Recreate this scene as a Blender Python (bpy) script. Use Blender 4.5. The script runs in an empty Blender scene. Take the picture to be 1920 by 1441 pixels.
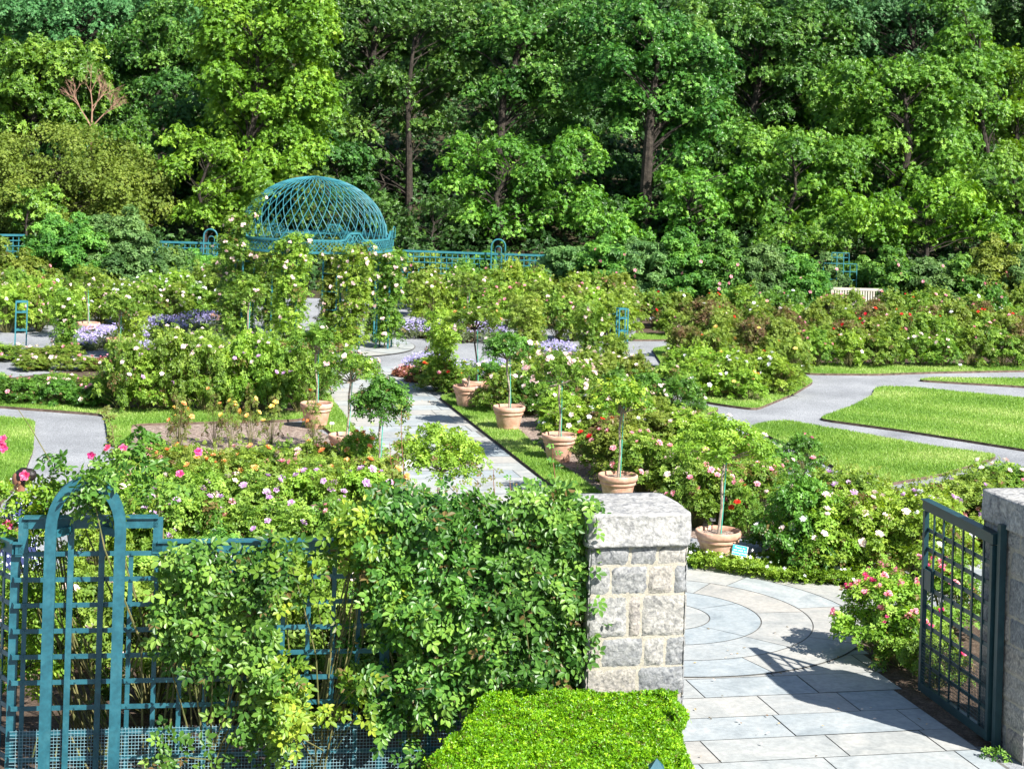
import bpy, bmesh, math, random
import numpy as np
from mathutils import Vector, Matrix
R = math.radians
PI = math.pi
sc = bpy.context.scene
COL = sc.collection
rng = np.random.default_rng(7)
random.seed(7)

# ------------------------------------------------------------------ camera
F, HC, ROLL, HY, W = 3450.0, 5.2, 0.03, 250.0, 1920.0     # focal length (px of the 1920 wide photo), eye height (m)
cd = bpy.data.cameras.new('camera'); cam = bpy.data.objects.new('camera', cd); COL.objects.link(cam)
cd.sensor_width = 36.0; cd.lens = 36.0 * F / W
cd.shift_x = 0.0; cd.shift_y = -(720.5 - HY) / W
cd.clip_start = 0.1; cd.clip_end = 2000.0
cam.matrix_world = Matrix.Translation((0, 0, HC)) @ Matrix.Rotation(R(90), 4, 'X') @ Matrix.Rotation(ROLL, 4, 'Z')
sc.camera = cam

# ------------------------------------------------------------------ light
SUN_EL, SUN_AZ = R(43), R(135)                 # azimuth clockwise from +Y (away from the camera): sun behind, to the right
world = bpy.data.worlds.new('World'); sc.world = world; world.use_nodes = True
nt = world.node_tree; nt.nodes.clear()
sky = nt.nodes.new('ShaderNodeTexSky'); sky.sky_type = 'NISHITA'; sky.sun_disc = False
sky.sun_elevation = SUN_EL; sky.sun_rotation = SUN_AZ; sky.air_density = 1.0; sky.dust_density = 0.6
bg = nt.nodes.new('ShaderNodeBackground'); bg.inputs[1].default_value = 0.07
wo = nt.nodes.new('ShaderNodeOutputWorld')
nt.links.new(sky.outputs[0], bg.inputs[0]); nt.links.new(bg.outputs[0], wo.inputs[0])
sd = bpy.data.lights.new('sun', 'SUN'); sd.energy = 5.0; sd.angle = R(0.53); sd.color = (1.0, 0.965, 0.90)
sun = bpy.data.objects.new('sun', sd); COL.objects.link(sun)
sdir = Vector((math.sin(SUN_AZ) * math.cos(SUN_EL), math.cos(SUN_AZ) * math.cos(SUN_EL), math.sin(SUN_EL)))
sun.rotation_euler = sdir.to_track_quat('Z', 'Y').to_euler(); sun.location = (10, -10, 30)
sc.view_settings.view_transform = 'Standard'; sc.view_settings.look = 'None'
sc.view_settings.exposure = 1.32; sc.view_settings.gamma = 1.0
sc.cycles.max_bounces = 6; sc.cycles.transparent_max_bounces = 4
sc.cycles.use_denoising = True

# ------------------------------------------------------------------ map helpers: photo pixel -> ground
CR, SR = math.cos(ROLL), math.sin(ROLL)
def G(x, y, z=0.0):
    X = x - 960; Y = y - HY
    xr = CR * X + SR * Y; yr = -SR * X + CR * Y
    return (xr * (HC - z) / yr, F * (HC - z) / yr)
def atY(x, y, Y):
    X = x - 960; Yp = y - HY
    xr = CR * X + SR * Yp; yr = -SR * X + CR * Yp
    return Vector((xr * Y / F, Y, HC - yr * Y / F))
def G3(x, y, z=0.0):
    a = G(x, y, z); return Vector((a[0], a[1], z))

# ------------------------------------------------------------------ materials
def new_mat(name):
    m = bpy.data.materials.new(name); m.use_nodes = True
    n = m.node_tree; n.nodes.clear()
    return m, n, n.nodes.new, n.links.new
def ramp(N, stops):
    r = N('ShaderNodeValToRGB'); e = r.color_ramp.elements
    while len(e) < len(stops): e.new(0.5)
    for k, (p, c) in enumerate(stops): e[k].position = p; e[k].color = (*c, 1)
    return r
def leaf_mat(name, c1, c2, c3, trans=0.35, rough=0.5, spec=0.35, obj_var=0.12, bronze=None):
    m, n, N, L = new_mat(name)
    at = N('ShaderNodeAttribute'); at.attribute_name = 'rnd'
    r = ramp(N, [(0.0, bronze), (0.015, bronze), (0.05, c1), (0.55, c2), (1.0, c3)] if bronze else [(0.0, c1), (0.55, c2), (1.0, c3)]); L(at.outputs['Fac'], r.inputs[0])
    oi = N('ShaderNodeObjectInfo'); hs = N('ShaderNodeHueSaturation'); L(r.outputs[0], hs.inputs['Color'])
    mp = N('ShaderNodeMapRange'); L(oi.outputs['Random'], mp.inputs[0]); mp.inputs[3].default_value = 1 - obj_var; mp.inputs[4].default_value = 1 + obj_var
    L(mp.outputs[0], hs.inputs['Value'])
    mh = N('ShaderNodeMapRange'); L(oi.outputs['Random'], mh.inputs[0]); mh.inputs[3].default_value = 0.49; mh.inputs[4].default_value = 0.51
    L(mh.outputs[0], hs.inputs['Hue'])
    p = N('ShaderNodeBsdfPrincipled'); L(hs.outputs[0], p.inputs['Base Color']); p.inputs['Roughness'].default_value = rough
    p.inputs['Specular IOR Level'].default_value = spec
    t = N('ShaderNodeBsdfTranslucent'); h2 = N('ShaderNodeHueSaturation'); L(hs.outputs[0], h2.inputs['Color'])
    h2.inputs['Hue'].default_value = 0.485; h2.inputs['Saturation'].default_value = 1.1; h2.inputs['Value'].default_value = 1.5
    L(h2.outputs[0], t.inputs[0])
    mx = N('ShaderNodeMixShader'); mx.inputs[0].default_value = trans; L(p.outputs[0], mx.inputs[1]); L(t.outputs[0], mx.inputs[2])
    o = N('ShaderNodeOutputMaterial'); L(mx.outputs[0], o.inputs[0])
    return m
def noise_mat(name, stops, scale=5.0, rough=0.8, bump=0.0, bump_scale=None, detail=6, spec=0.3, attr_mix=None, fine=None, metallic=0.0):
    """base colour from noise; optional second fine speckle; optional per-face 'rnd' tint"""
    m, n, N, L = new_mat(name)
    tc = N('ShaderNodeTexCoord'); no = N('ShaderNodeTexNoise'); no.inputs['Scale'].default_value = scale; no.inputs['Detail'].default_value = detail
    L(tc.outputs['Object'], no.inputs['Vector']); no.inputs['Distortion'].default_value = 1.4 if 'ston' in name or name == 'granite' else 0.0
    r = ramp(N, stops); L(no.outputs['Fac'], r.inputs[0]); c = r.outputs[0]
    if fine:
        n2 = N('ShaderNodeTexNoise'); n2.inputs['Scale'].default_value = fine[0]; n2.inputs['Detail'].default_value = 3
        L(tc.outputs['Object'], n2.inputs['Vector'])
        r2 = ramp(N, [(0.35, (fine[1],) * 3), (0.65, (fine[2],) * 3)]); L(n2.outputs['Fac'], r2.inputs[0])
        mm = N('ShaderNodeMix'); mm.data_type = 'RGBA'; mm.blend_type = 'MULTIPLY'; mm.inputs[0].default_value = 1
        L(c, mm.inputs[6]); L(r2.outputs[0], mm.inputs[7]); c = mm.outputs[2]
    if attr_mix:
        at = N('ShaderNodeAttribute'); at.attribute_name = 'rnd'
        r3 = ramp(N, attr_mix); L(at.outputs['Fac'], r3.inputs[0])
        mm = N('ShaderNodeMix'); mm.data_type = 'RGBA'; mm.blend_type = 'MULTIPLY'; mm.inputs[0].default_value = 1
        L(c, mm.inputs[6]); L(r3.outputs[0], mm.inputs[7]); c = mm.outputs[2]
    p = N('ShaderNodeBsdfPrincipled'); L(c, p.inputs['Base Color']); p.inputs['Roughness'].default_value = rough
    p.inputs['Specular IOR Level'].default_value = spec; p.inputs['Metallic'].default_value = metallic
    if bump:
        nb = N('ShaderNodeTexNoise'); nb.inputs['Scale'].default_value = bump_scale or scale * 4; nb.inputs['Detail'].default_value = 8
        L(tc.outputs['Object'], nb.inputs['Vector'])
        b = N('ShaderNodeBump'); b.inputs['Strength'].default_value = 1.0; b.inputs['Distance'].default_value = bump
        L(nb.outputs['Fac'], b.inputs['Height']); L(b.outputs[0], p.inputs['Normal'])
    o = N('ShaderNodeOutputMaterial'); L(p.outputs[0], o.inputs[0])
    return m
M = {}
# leaves
M['rose_leaf'] = leaf_mat('rose_leaf', (.05, .115, .014), (.135, .25, .028), (.31, .45, .07), bronze=(.17, .12, .04))
M['rose_dark'] = leaf_mat('rose_dark_leaf', (.035, .105, .014), (.08, .20, .025), (.18, .36, .055), rough=.42, spec=.4, bronze=(.17, .12, .04))
M['rose_lime'] = leaf_mat('rose_lime_leaf', (.10, .20, .018), (.20, .34, .035), (.36, .50, .07), bronze=(.17, .12, .04))
M['rose_red'] = leaf_mat('rose_bronze_leaf', (.17, .10, .05), (.14, .20, .03), (.22, .33, .05))
M['rose_olive'] = leaf_mat('rose_olive_leaf', (.09, .15, .020), (.17, .25, .032), (.31, .39, .07), bronze=(.17, .12, .04))
M['vine_leaf'] = leaf_mat('vine_leaf', (.022, .09, .012), (.085, .22, .03), (.24, .42, .065), rough=.4, spec=.4, trans=.3, bronze=(.17, .12, .04))
M['vine_bright'] = leaf_mat('vine_bright_leaf', (.07, .16, .015), (.16, .28, .025), (.38, .46, .05), rough=.45, bronze=(.17, .12, .04))
M['shrub_grey'] = leaf_mat('shrub_grey_leaf', (.05, .12, .035), (.11, .22, .06), (.22, .36, .11))
M['shrub_green'] = leaf_mat('shrub_green_leaf', (.035, .12, .02), (.09, .24, .035), (.20, .40, .06))
M['tree_oak'] = leaf_mat('oak_leaf', (.016, .062, .009), (.058, .160, .020), (.20, .36, .060), rough=.38, trans=.22, spec=.35)
M['tree_bright'] = leaf_mat('sweetgum_leaf', (.05, .13, .008), (.13, .27, .018), (.28, .44, .045), rough=.42, trans=.26)
M['tree_mid'] = leaf_mat('maple_leaf', (.032, .10, .010), (.10, .235, .022), (.26, .44, .060), rough=.42, trans=.26)
M['tree_olive'] = leaf_mat('olive_leaf', (.08, .13, .015), (.15, .22, .025), (.26, .32, .05), trans=.25)
M['tree_shade'] = leaf_mat('painted_shade_leaf', (.012, .045, .007), (.035, .105, .014), (.10, .22, .035), rough=.45, trans=.2)  # darker copy of the tree greens: the wood's deep shade painted into the leaves
M['tree_blue'] = leaf_mat('blue_oak_leaf', (.025, .09, .025), (.06, .18, .05), (.15, .32, .10), trans=.2)
M['box_leaf'] = leaf_mat('boxwood_leaf', (.045, .14, .003), (.16, .37, .006), (.36, .56, .02), rough=.4, spec=.4, trans=.3, bronze=(.13, .13, .02))
M['catmint'] = leaf_mat('catmint_leaf', (.07, .10, .04), (.13, .17, .07), (.20, .25, .10))
M['catflower'] = leaf_mat('catmint_flower', (.30, .25, .56), (.48, .41, .74), (.66, .60, .86), trans=.2)
M['heuchera'] = leaf_mat('bronze_perennial_leaf', (.18, .06, .04), (.26, .12, .06), (.30, .24, .08))
M['grass'] = leaf_mat('grass_blade', (.13, .25, .035), (.24, .38, .065), (.46, .52, .19), trans=.35, obj_var=.03)
def petal(name, a, b, c): M[name] = leaf_mat(name + '_petal', a, b, c, trans=.25, rough=.6, spec=.2, obj_var=.05)
petal('pale', (.80, .55, .52), (.88, .72, .68), (.93, .86, .82))
petal('pink', (.75, .20, .30), (.85, .38, .45), (.90, .60, .60))
petal('hot', (.62, .03, .16), (.74, .08, .26), (.84, .26, .42))
petal('lilac', (.50, .26, .55), (.66, .42, .68), (.80, .62, .80))
petal('orange', (.85, .25, .08), (.90, .42, .14), (.95, .62, .30))
petal('yellow', (.88, .50, .06), (.93, .66, .16), (.95, .82, .40))
petal('white', (.80, .78, .70), (.88, .86, .80), (.93, .92, .88))
petal('red', (.55, .01, .01), (.72, .03, .02), (.80, .12, .06))
# hard surfaces
M['teal'] = noise_mat('teal_paint', [(.25, (.010, .070, .095)), (.5, (.016, .098, .128)), (.72, (.028, .125, .155)), (.86, (.085, .13, .13))], 7, rough=.42, bump=.0006, bump_scale=60, spec=.5, fine=(30, .85, 1.1))
M['teal_dark'] = noise_mat('dark_teal_paint', [(.3, (.006, .028, .034)), (.6, (.010, .042, .050)), (.8, (.018, .055, .06))], 8, rough=.4, spec=.5)
M['teal_far'] = noise_mat('weathered_teal_paint', [(.3, (.020, .135, .165)), (.7, (.045, .19, .22))], 5, rough=.45)
M['mesh_wire'] = noise_mat('wire_mesh_coating', [(.3, (.16, .34, .40)), (.7, (.30, .46, .52))], 9, rough=.5)
M['gravel'] = noise_mat('gravel', [(.25, (.175, .183, .195)), (.5, (.245, .254, .268)), (.8, (.33, .338, .35))], .8, rough=.95, bump=.012, bump_scale=45, fine=(60, .62, 1.25))
M['soil'] = noise_mat('garden_soil', [(.3, (.05, .032, .02)), (.6, (.10, .07, .05)), (.8, (.19, .14, .11))], 9, rough=.95, bump=.02, bump_scale=40, fine=(50, .6, 1.3))
M['mulch'] = noise_mat('bark_mulch', [(.3, (.16, .11, .09)), (.55, (.30, .23, .19)), (.8, (.45, .38, .32))], 14, rough=.95, bump=.03, bump_scale=45, fine=(40, .6, 1.3))
M['turf'] = noise_mat('turf', [(.3, (.10, .20, .025)), (.7, (.18, .30, .045))], 3, rough=.9, bump=.02, bump_scale=50)
M['edge_soil'] = noise_mat('turf_edge_soil', [(.3, (.05, .035, .025)), (.7, (.17, .12, .09))], 12, rough=.95)
M['paving'] = noise_mat('bluestone', [(.25, (.225, .240, .245)), (.45, (.31, .32, .317)), (.62, (.35, .352, .342)), (.8, (.40, .398, .38))], 1.9, rough=.7, bump=.004, bump_scale=9, fine=(22, .9, 1.08),
                        attr_mix=[(0, (.80, .88, .94)), (.2, (.92, .97, 1.0)), (.6, (1.0, .985, .95)), (.85, (1.0, .94, .88)), (1, (.90, .95, .98))])
M['joint'] = noise_mat('paving_joint', [(.3, (.08, .08, .078)), (.7, (.16, .155, .14))], 20, rough=.95)
M['granite'] = noise_mat('granite', [(.26, (.10, .103, .11)), (.42, (.235, .235, .23)), (.60, (.335, .328, .31)), (.80, (.45, .435, .40))], 16, rough=.85, bump=.014, bump_scale=26, detail=10,
                         fine=(55, .75, 1.15), attr_mix=[(0, (.66, .69, .74)), (.5, (.95, .95, .95)), (.8, (1.0, .95, .88)), (1, (.95, .84, .80))])
M['cap_stone'] = noise_mat('cap_stone', [(.28, (.14, .142, .15)), (.44, (.27, .268, .262)), (.60, (.36, .352, .335)), (.8, (.46, .445, .415))], 9, rough=.85, bump=.018, bump_scale=22, detail=12, fine=(40, .72, 1.15))
M['mortar'] = noise_mat('mortar', [(.3, (.27, .25, .20)), (.7, (.38, .35, .29))], 20, rough=.95, bump=.006, bump_scale=60)
M['terracotta'] = noise_mat('terracotta', [(.25, (.41, .22, .145)), (.5, (.51, .30, .21)), (.8, (.60, .42, .33))], 7, rough=.85, bump=.002, bump_scale=40, fine=(14, .88, 1.08))
M['bark'] = noise_mat('bark', [(.3, (.016, .013, .010)), (.6, (.045, .036, .028)), (.8, (.10, .082, .065))], 6, rough=.95, bump=.03, bump_scale=20)
M['bark_pale'] = noise_mat('pale_bark', [(.3, (.18, .14, .11)), (.6, (.34, .28, .22)), (.8, (.48, .43, .37))], 18, rough=.9, bump=.006, bump_scale=50)
M['dead_twig'] = noise_mat('dead_twig', [(.3, (.22, .12, .08)), (.7, (.42, .26, .18))], 5, rough=.9)
M['cane'] = noise_mat('rose_cane', [(.3, (.07, .10, .03)), (.7, (.20, .17, .07))], 12, rough=.7)
M['cane_red'] = noise_mat('red_cane', [(.3, (.16, .05, .03)), (.7, (.30, .14, .08))], 12, rough=.7)
M['stake'] = noise_mat('green_stake', [(.3, (.05, .30, .22)), (.7, (.10, .42, .32))], 5, rough=.5)
M['litter'] = noise_mat('leaf_litter', [(.3, (.018, .02, .008)), (.55, (.05, .042, .02)), (.8, (.13, .09, .05))], 2.5, rough=.95, bump=.05, bump_scale=20, fine=(12, .6, 1.3))
M['bench'] = noise_mat('white_bench_paint', [(.3, (.40, .37, .31)), (.7, (.56, .52, .45))], 8, rough=.6)
M['sign'] = noise_mat('sign_teal', [(.3, (.0, .30, .34)), (.7, (.0, .34, .38))], 3, rough=.4)
M['white'] = noise_mat('white_paint', [(.3, (.78, .78, .78)), (.7, (.84, .84, .84))], 3, rough=.5)
M['black'] = noise_mat('black_plastic', [(.3, (.02, .02, .02)), (.7, (.04, .04, .04))], 3, rough=.5)
M['skin'] = noise_mat('skin', [(.3, (.20, .09, .05)), (.7, (.27, .13, .08))], 6, rough=.5)
M['hair'] = noise_mat('hair', [(.3, (.008, .006, .006)), (.7, (.03, .022, .02))], 30, rough=.4, bump=.004, bump_scale=120)
M['gold'] = noise_mat('gold', [(.3, (.7, .5, .25)), (.7, (.8, .6, .3))], 3, rough=.25, metallic=1.0)
def dress_mat():
    m, n, N, L = new_mat('patterned_dress')
    tc = N('ShaderNodeTexCoord'); v = N('ShaderNodeTexVoronoi'); v.inputs['Scale'].default_value = 22; L(tc.outputs['Object'], v.inputs['Vector'])
    r = ramp(N, [(0.0, (.75, .80, .88)), (.34, (.70, .76, .86)), (.40, (.02, .03, .12)), (.8, (.02, .03, .10))]); L(v.outputs['Distance'], r.inputs[0])
    p = N('ShaderNodeBsdfPrincipled'); L(r.outputs[0], p.inputs['Base Color']); p.inputs['Roughness'].default_value = .85
    o = N('ShaderNodeOutputMaterial'); L(p.outputs[0], o.inputs[0]); return m
M['dress'] = dress_mat()

# ------------------------------------------------------------------ mesh building
class MB:
    """collects vertices and faces (numpy) and links them as ONE mesh object"""
    def __init__(s): s.v = []; s.n = 0; s.f = []; s.r = []
    def add(s, v, f, r=None):
        v = np.asarray(v, np.float32).reshape(-1, 3); f = np.asarray(f, np.int64)
        s.v.append(v); s.f.append(f + s.n); s.n += len(v)
        if r is None: r = np.full(len(f), rng.random())
        elif np.isscalar(r): r = np.full(len(f), r)
        s.r.append(np.asarray(r, np.float32))
    def box(s, c, d, rot=None, r=None):
        x, y, z = d[0] / 2, d[1] / 2, d[2] / 2
        v = np.array([(-x, -y, -z), (x, -y, -z), (x, y, -z), (-x, y, -z), (-x, -y, z), (x, -y, z), (x, y, z), (-x, y, z)])
        if rot is not None: v = v @ np.array(rot.to_3x3()).T
        s.add(v + np.array(c), [(0, 3, 2, 1), (4, 5, 6, 7), (0, 1, 5, 4), (1, 2, 6, 5), (2, 3, 7, 6), (3, 0, 4, 7)], r)
    def bar(s, a, b, w, t, up=(0, 0, 1), r=None):
        """box from a to b, w wide, t thick; thickness lies along 'up'"""
        a, b, up = Vector(a), Vector(b), Vector(up)
        d = b - a; L = d.length; d.normalize()
        sd_ = d.cross(up)
        if sd_.length < 1e-5: sd_ = d.cross(Vector((0, 1, 0)))
        sd_.normalize(); u = sd_.cross(d).normalized()
        v = []
        for p in (a, b):
            for i, j in ((-1, -1), (1, -1), (1, 1), (-1, 1)): v.append(p + sd_ * (i * w / 2) + u * (j * t / 2))
        s.add([tuple(q) for q in v], [(0, 1, 2, 3), (7, 6, 5, 4), (0, 4, 5, 1), (1, 5, 6, 2), (2, 6, 7, 3), (3, 7, 4, 0)], r)
    def tube(s, pts, rad, k=6, r=None, square=False):
        pts = [Vector(p) for p in pts]; n = len(pts)
        if np.isscalar(rad): rad = [rad] * n
        ring = []
        ref = Vector((0.3, 0.9, 0.1)).normalized()
        for i, p in enumerate(pts):
            d = (pts[min(i + 1, n - 1)] - pts[max(i - 1, 0)]).normalized()
            a = d.cross(ref)
            if a.length < .05: a = d.cross(Vector((1, 0, 0)))
            a.normalize(); b = d.cross(a).normalized()
            for j in range(k):
                t = 2 * PI * (j + (.5 if square else 0)) / k
                ring.append(tuple(p + a * (math.cos(t) * rad[i]) + b * (math.sin(t) * rad[i])))
        f = []
        for i in range(n - 1):
            for j in range(k):
                f.append((i * k + j, i * k + (j + 1) % k, (i + 1) * k + (j + 1) % k, (i + 1) * k + j))
        s.add(ring, f, r)
    def lathe(s, prof, k=32, c=(0, 0, 0), r=None):
        v = []; f = []
        for (rr, z) in prof:
            for j in range(k):
                t = 2 * PI * j / k; v.append((c[0] + rr * math.cos(t), c[1] + rr * math.sin(t), c[2] + z))
        for i in range(len(prof) - 1):
            for j in range(k):
                f.append((i * k + j, i * k + (j + 1) % k, (i + 1) * k + (j + 1) % k, (i + 1) * k + j))
        s.add(v, f, r)
    def mesh(s, name, mat, smooth=False):
        v = np.concatenate(s.v); me = bpy.data.meshes.new(name)
        me.vertices.add(len(v)); me.vertices.foreach_set('co', v.ravel())
        lens = np.concatenate([np.full(len(f), f.shape[1]) for f in s.f]); idx = np.concatenate([f.ravel() for f in s.f])
        me.loops.add(len(idx)); me.loops.foreach_set('vertex_index', idx.astype(np.int32))
        me.polygons.add(len(lens)); st = np.concatenate([[0], np.cumsum(lens)[:-1]])
        me.polygons.foreach_set('loop_start', st.astype(np.int32)); me.polygons.foreach_set('loop_total', lens.astype(np.int32))
        me.update(calc_edges=True)
        a = me.attributes.new('rnd', 'FLOAT', 'FACE'); a.data.foreach_set('value', np.clip(np.concatenate(s.r), 0, 1).astype(np.float32))
        me.polygons.foreach_set('use_smooth', np.full(len(lens), smooth))
        me.materials.append(mat); me.update(); return me
    def build(s, name, mat, parent=None, smooth=False):
        return link(name, s.mesh(name, mat, smooth), parent)
def link(name, me, parent=None):
    o = bpy.data.objects.new(name, me); COL.objects.link(o)
    if parent is not None: o.parent = parent
    return o
def tag(o, label=None, cat=None, group=None, kind=None):
    if label: o['label'] = label
    if cat: o['category'] = cat
    if group: o['group'] = group
    if kind: o['kind'] = kind
    return o
def empty(name, loc, label, cat, group=None, rz=0.0, s=1.0):
    o = bpy.data.objects.new(name, None); COL.objects.link(o); o.location = loc; o.rotation_euler = (0, 0, rz)
    o.scale = (s, s, s) if np.isscalar(s) else s
    o.empty_display_size = .2
    return tag(o, label, cat, group)
def poly_area(p): return 0.5 * sum(p[i][0] * p[(i + 1) % len(p)][1] - p[(i + 1) % len(p)][0] * p[i][1] for i in range(len(p)))
def smooth_poly(p, n=2):
    """rounds a world polygon a little (Chaikin)"""
    for _ in range(n):
        q = []
        for i in range(len(p)):
            a, b = p[i], p[(i + 1) % len(p)]; t = min(.2, .16 / (math.hypot(a[0] - b[0], a[1] - b[1]) + 1e-6)); s = 1 - t
            q.append((a[0] * s + b[0] * t, a[1] * s + b[1] * t)); q.append((a[0] * t + b[0] * s, a[1] * t + b[1] * s))
        p = q
    return p
def sheet(name, poly, z, mat, thick=0.0, side=None, kind='structure'):
    bm = bmesh.new(); vs = [bm.verts.new((x, y, z)) for x, y in poly]
    if poly_area(poly) < 0: vs.reverse()
    f = bm.faces.new(vs); mi = 0
    if thick:
        lo = [bm.verts.new((v.co.x, v.co.y, z - thick)) for v in vs]
        for i in range(len(vs)):
            j = (i + 1) % len(vs); g = bm.faces.new((vs[i], lo[i], lo[j], vs[j])); g.material_index = 1 if side else 0
    bmesh.ops.triangulate(bm, faces=[f])
    me = bpy.data.meshes.new(name); bm.to_mesh(me); bm.free(); me.materials.append(mat)
    if side: me.materials.append(side)
    o = link(name, me)
    if kind: o['kind'] = kind
    return o
def inside(px, py, poly):
    px = np.asarray(px); py = np.asarray(py); c = np.zeros(px.shape, bool); n = len(poly)
    for i in range(n):
        x1, y1 = poly[i]; x2, y2 = poly[(i + 1) % n]
        t = ((y1 > py) != (y2 > py)) & (px < (x2 - x1) * (py - y1) / ((y2 - y1) or 1e-9) + x1); c ^= t
    return c

# ------------------------------------------------------------------ leaves
DIAMOND = (np.array([(0, 0, 0), (.45, .34, .10), (1, 0, -.06), (.45, -.34, .10)]), np.array([(0, 3, 2, 1)]))
OVAL = (np.array([(0, 0, 0), (.30, .27, .09), (.68, .25, .07), (1, 0, -.08), (.68, -.25, .07), (.30, -.27, .09)]), np.array([(0, 3, 2, 1), (0, 5, 4, 3)]))
def compound(base, spots):
    v = []; f = []; k = 0
    for (x, y, a, s_) in spots:
        c, n = math.cos(a), math.sin(a); q = base[0] * s_
        q = np.stack([q[:, 0] * c - q[:, 1] * n + x, q[:, 0] * n + q[:, 1] * c + y, q[:, 2]], 1)
        v.append(q); f.append(base[1] + k); k += len(q)
    return np.concatenate(v), np.concatenate(f)
ROSE5 = compound(DIAMOND, [(.55, 0, 0, .5), (.45, .03, 1.0, .42), (.45, -.03, -1.0, .42), (.15, .02, 1.15, .36), (.15, -.02, -1.15, .36)])
ROSE5N = compound(OVAL, [(.55, 0, 0, .5), (.45, .03, 1.0, .44), (.45, -.03, -1.0, .44), (.12, .02, 1.15, .38), (.12, -.02, -1.15, .38)])
ROSETTE = compound((DIAMOND[0] * np.array([1, .85, 1]), DIAMOND[1]), [(0, 0, a, s_) for a, s_ in ((0, 1), (1.3, .85), (2.5, .9), (3.8, .8), (5.0, .95))])
TUFT3 = compound(DIAMOND, [(0, 0, a, 1) for a in (0, 2.1, 4.2)])
def unit(a): return a / (np.linalg.norm(a, axis=1, keepdims=True) + 1e-9)
def scatter(mb, tpl, pos, nrm, size, rnd=None, along=None):
    """copies of a leaf template: the leaf lies in the plane across nrm"""
    n = len(pos); T, Fc = tpl
    if n == 0: return
    nrm = unit(nrm)
    d = rng.normal(size=(n, 3)) if along is None else along
    d = d - nrm * (d * nrm).sum(1, keepdims=True); d = unit(d); s_ = np.cross(nrm, d)
    size = np.broadcast_to(size, (n,))
    v = (T[None, :, 0, None] * d[:, None, :] + T[None, :, 1, None] * s_[:, None, :] + T[None, :, 2, None] * nrm[:, None, :]) * size[:, None, None] + pos[:, None, :]
    f = Fc[None] + (np.arange(n) * len(T))[:, None, None]
    rnd = rng.random(n) if rnd is None else np.broadcast_to(rnd, (n,))
    mb.add(v.reshape(-1, 3), f.reshape(-1, Fc.shape[1]), np.repeat(rnd, len(Fc)) + rng.normal(0, .06, n * len(Fc)))
def clumps(mb, cen, rad, n_per, tpl, size, flat=1.0, up=.5, tint=None, out=1.0, tone=.16, shell=.35):
    """leaf clumps: points spread in ellipsoid shells round each centre, leaves facing out and up"""
    cen = np.asarray(cen, float); k = len(cen); rad = np.broadcast_to(rad, (k,))
    N_ = np.maximum((n_per * (rad / rad.mean()) ** 2), 3).astype(int)
    idx = np.repeat(np.arange(k), N_)
    d = unit(rng.normal(size=(len(idx), 3))); d[:, 2] = np.where(d[:, 2] < -.3, -d[:, 2], d[:, 2])
    rr = rad[idx] * (shell + (1.08 - shell) * rng.random(len(idx)) ** .6)
    p = cen[idx] + d * rr[:, None] * np.array([1, 1, flat])
    nr = d * out + np.array([0, 0, up]) + rng.normal(0, .42, p.shape)
    ct = rng.normal(.5, tone, k)[idx]
    t = ct + rng.normal(0, .17, len(idx))
    if tint is not None: t = t + tint(p)
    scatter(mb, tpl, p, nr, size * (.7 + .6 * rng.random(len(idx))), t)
def bloom_mesh(name, mat, layers=((.0, .52, 5), (.6, .40, 5), (.3, .26, 4)), r=.5):
    mb = MB()
    for (a0, rr, n) in layers:
        for k in range(n):
            a = a0 + 2 * PI * k / n + rng.normal(0, .08); c, s_ = math.cos(a), math.sin(a); w = rr * .75; h = .42 - rr * .55
            q = np.array([(.02, 0, 0), (rr * .6, w * .55, h * .6 + .10), (rr, w * .30, h + .10), (rr, -w * .30, h + .10), (rr * .6, -w * .55, h * .6 + .10)])
            q = np.stack([q[:, 0] * c - q[:, 1] * s_, q[:, 0] * s_ + q[:, 1] * c, q[:, 2] + (.5 - rr) * .4], 1)
            mb.add(q, [(0, 1, 2, 3, 4)], .2 + .8 * rng.random())
    return mb.mesh(name, mat)
BLOOM = {k: [bloom_mesh('bloom', M[k]) for _ in range(2)] for k in ('pale', 'pink', 'hot', 'lilac', 'orange', 'yellow', 'white', 'red')}
def cluster_mesh(name, k, n=5, s_=.8):
    mb = MB()
    for i in range(n):
        d = np.clip(rng.normal(size=3), -1.2, 1.2) * np.array([.42, .42, .3]); me = random.choice(BLOOM[k])
        co = np.empty(len(me.vertices) * 3, np.float32); me.vertices.foreach_get('co', co); co = co.reshape(-1, 3) * s_ + d
        mb.add(co, np.array([tuple(p.vertices) for p in me.polygons]), rng.random(len(me.polygons)))
    return mb.mesh(name, M[k])
CLUSTER = {k: [cluster_mesh('bloom_cluster', k) for _ in range(3)] for k in ('pale', 'pink', 'hot', 'white')}
def put_bloom(parent, kind, p, size, nrm=(0, 0, 1), cluster=False):
    lib = CLUSTER if cluster and kind in CLUSTER else BLOOM
    o = link('bloom_cluster' if lib is CLUSTER else 'bloom', random.choice(lib[kind]), parent)
    o.location = p; q = (Vector(nrm) + Vector(rng.normal(0, .3, 3))).normalized().to_track_quat('Z', 'Y')
    o.rotation_euler = (q @ Matrix.Rotation(rng.random() * 6, 3, 'Z').to_quaternion()).to_euler(); o.scale = (size,) * 3
    return o
COLOUR = {'pale': 'pale pink', 'pink': 'pink', 'hot': 'hot pink', 'lilac': 'lilac', 'orange': 'orange', 'yellow': 'yellow orange', 'white': 'white', 'red': 'red'}

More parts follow.
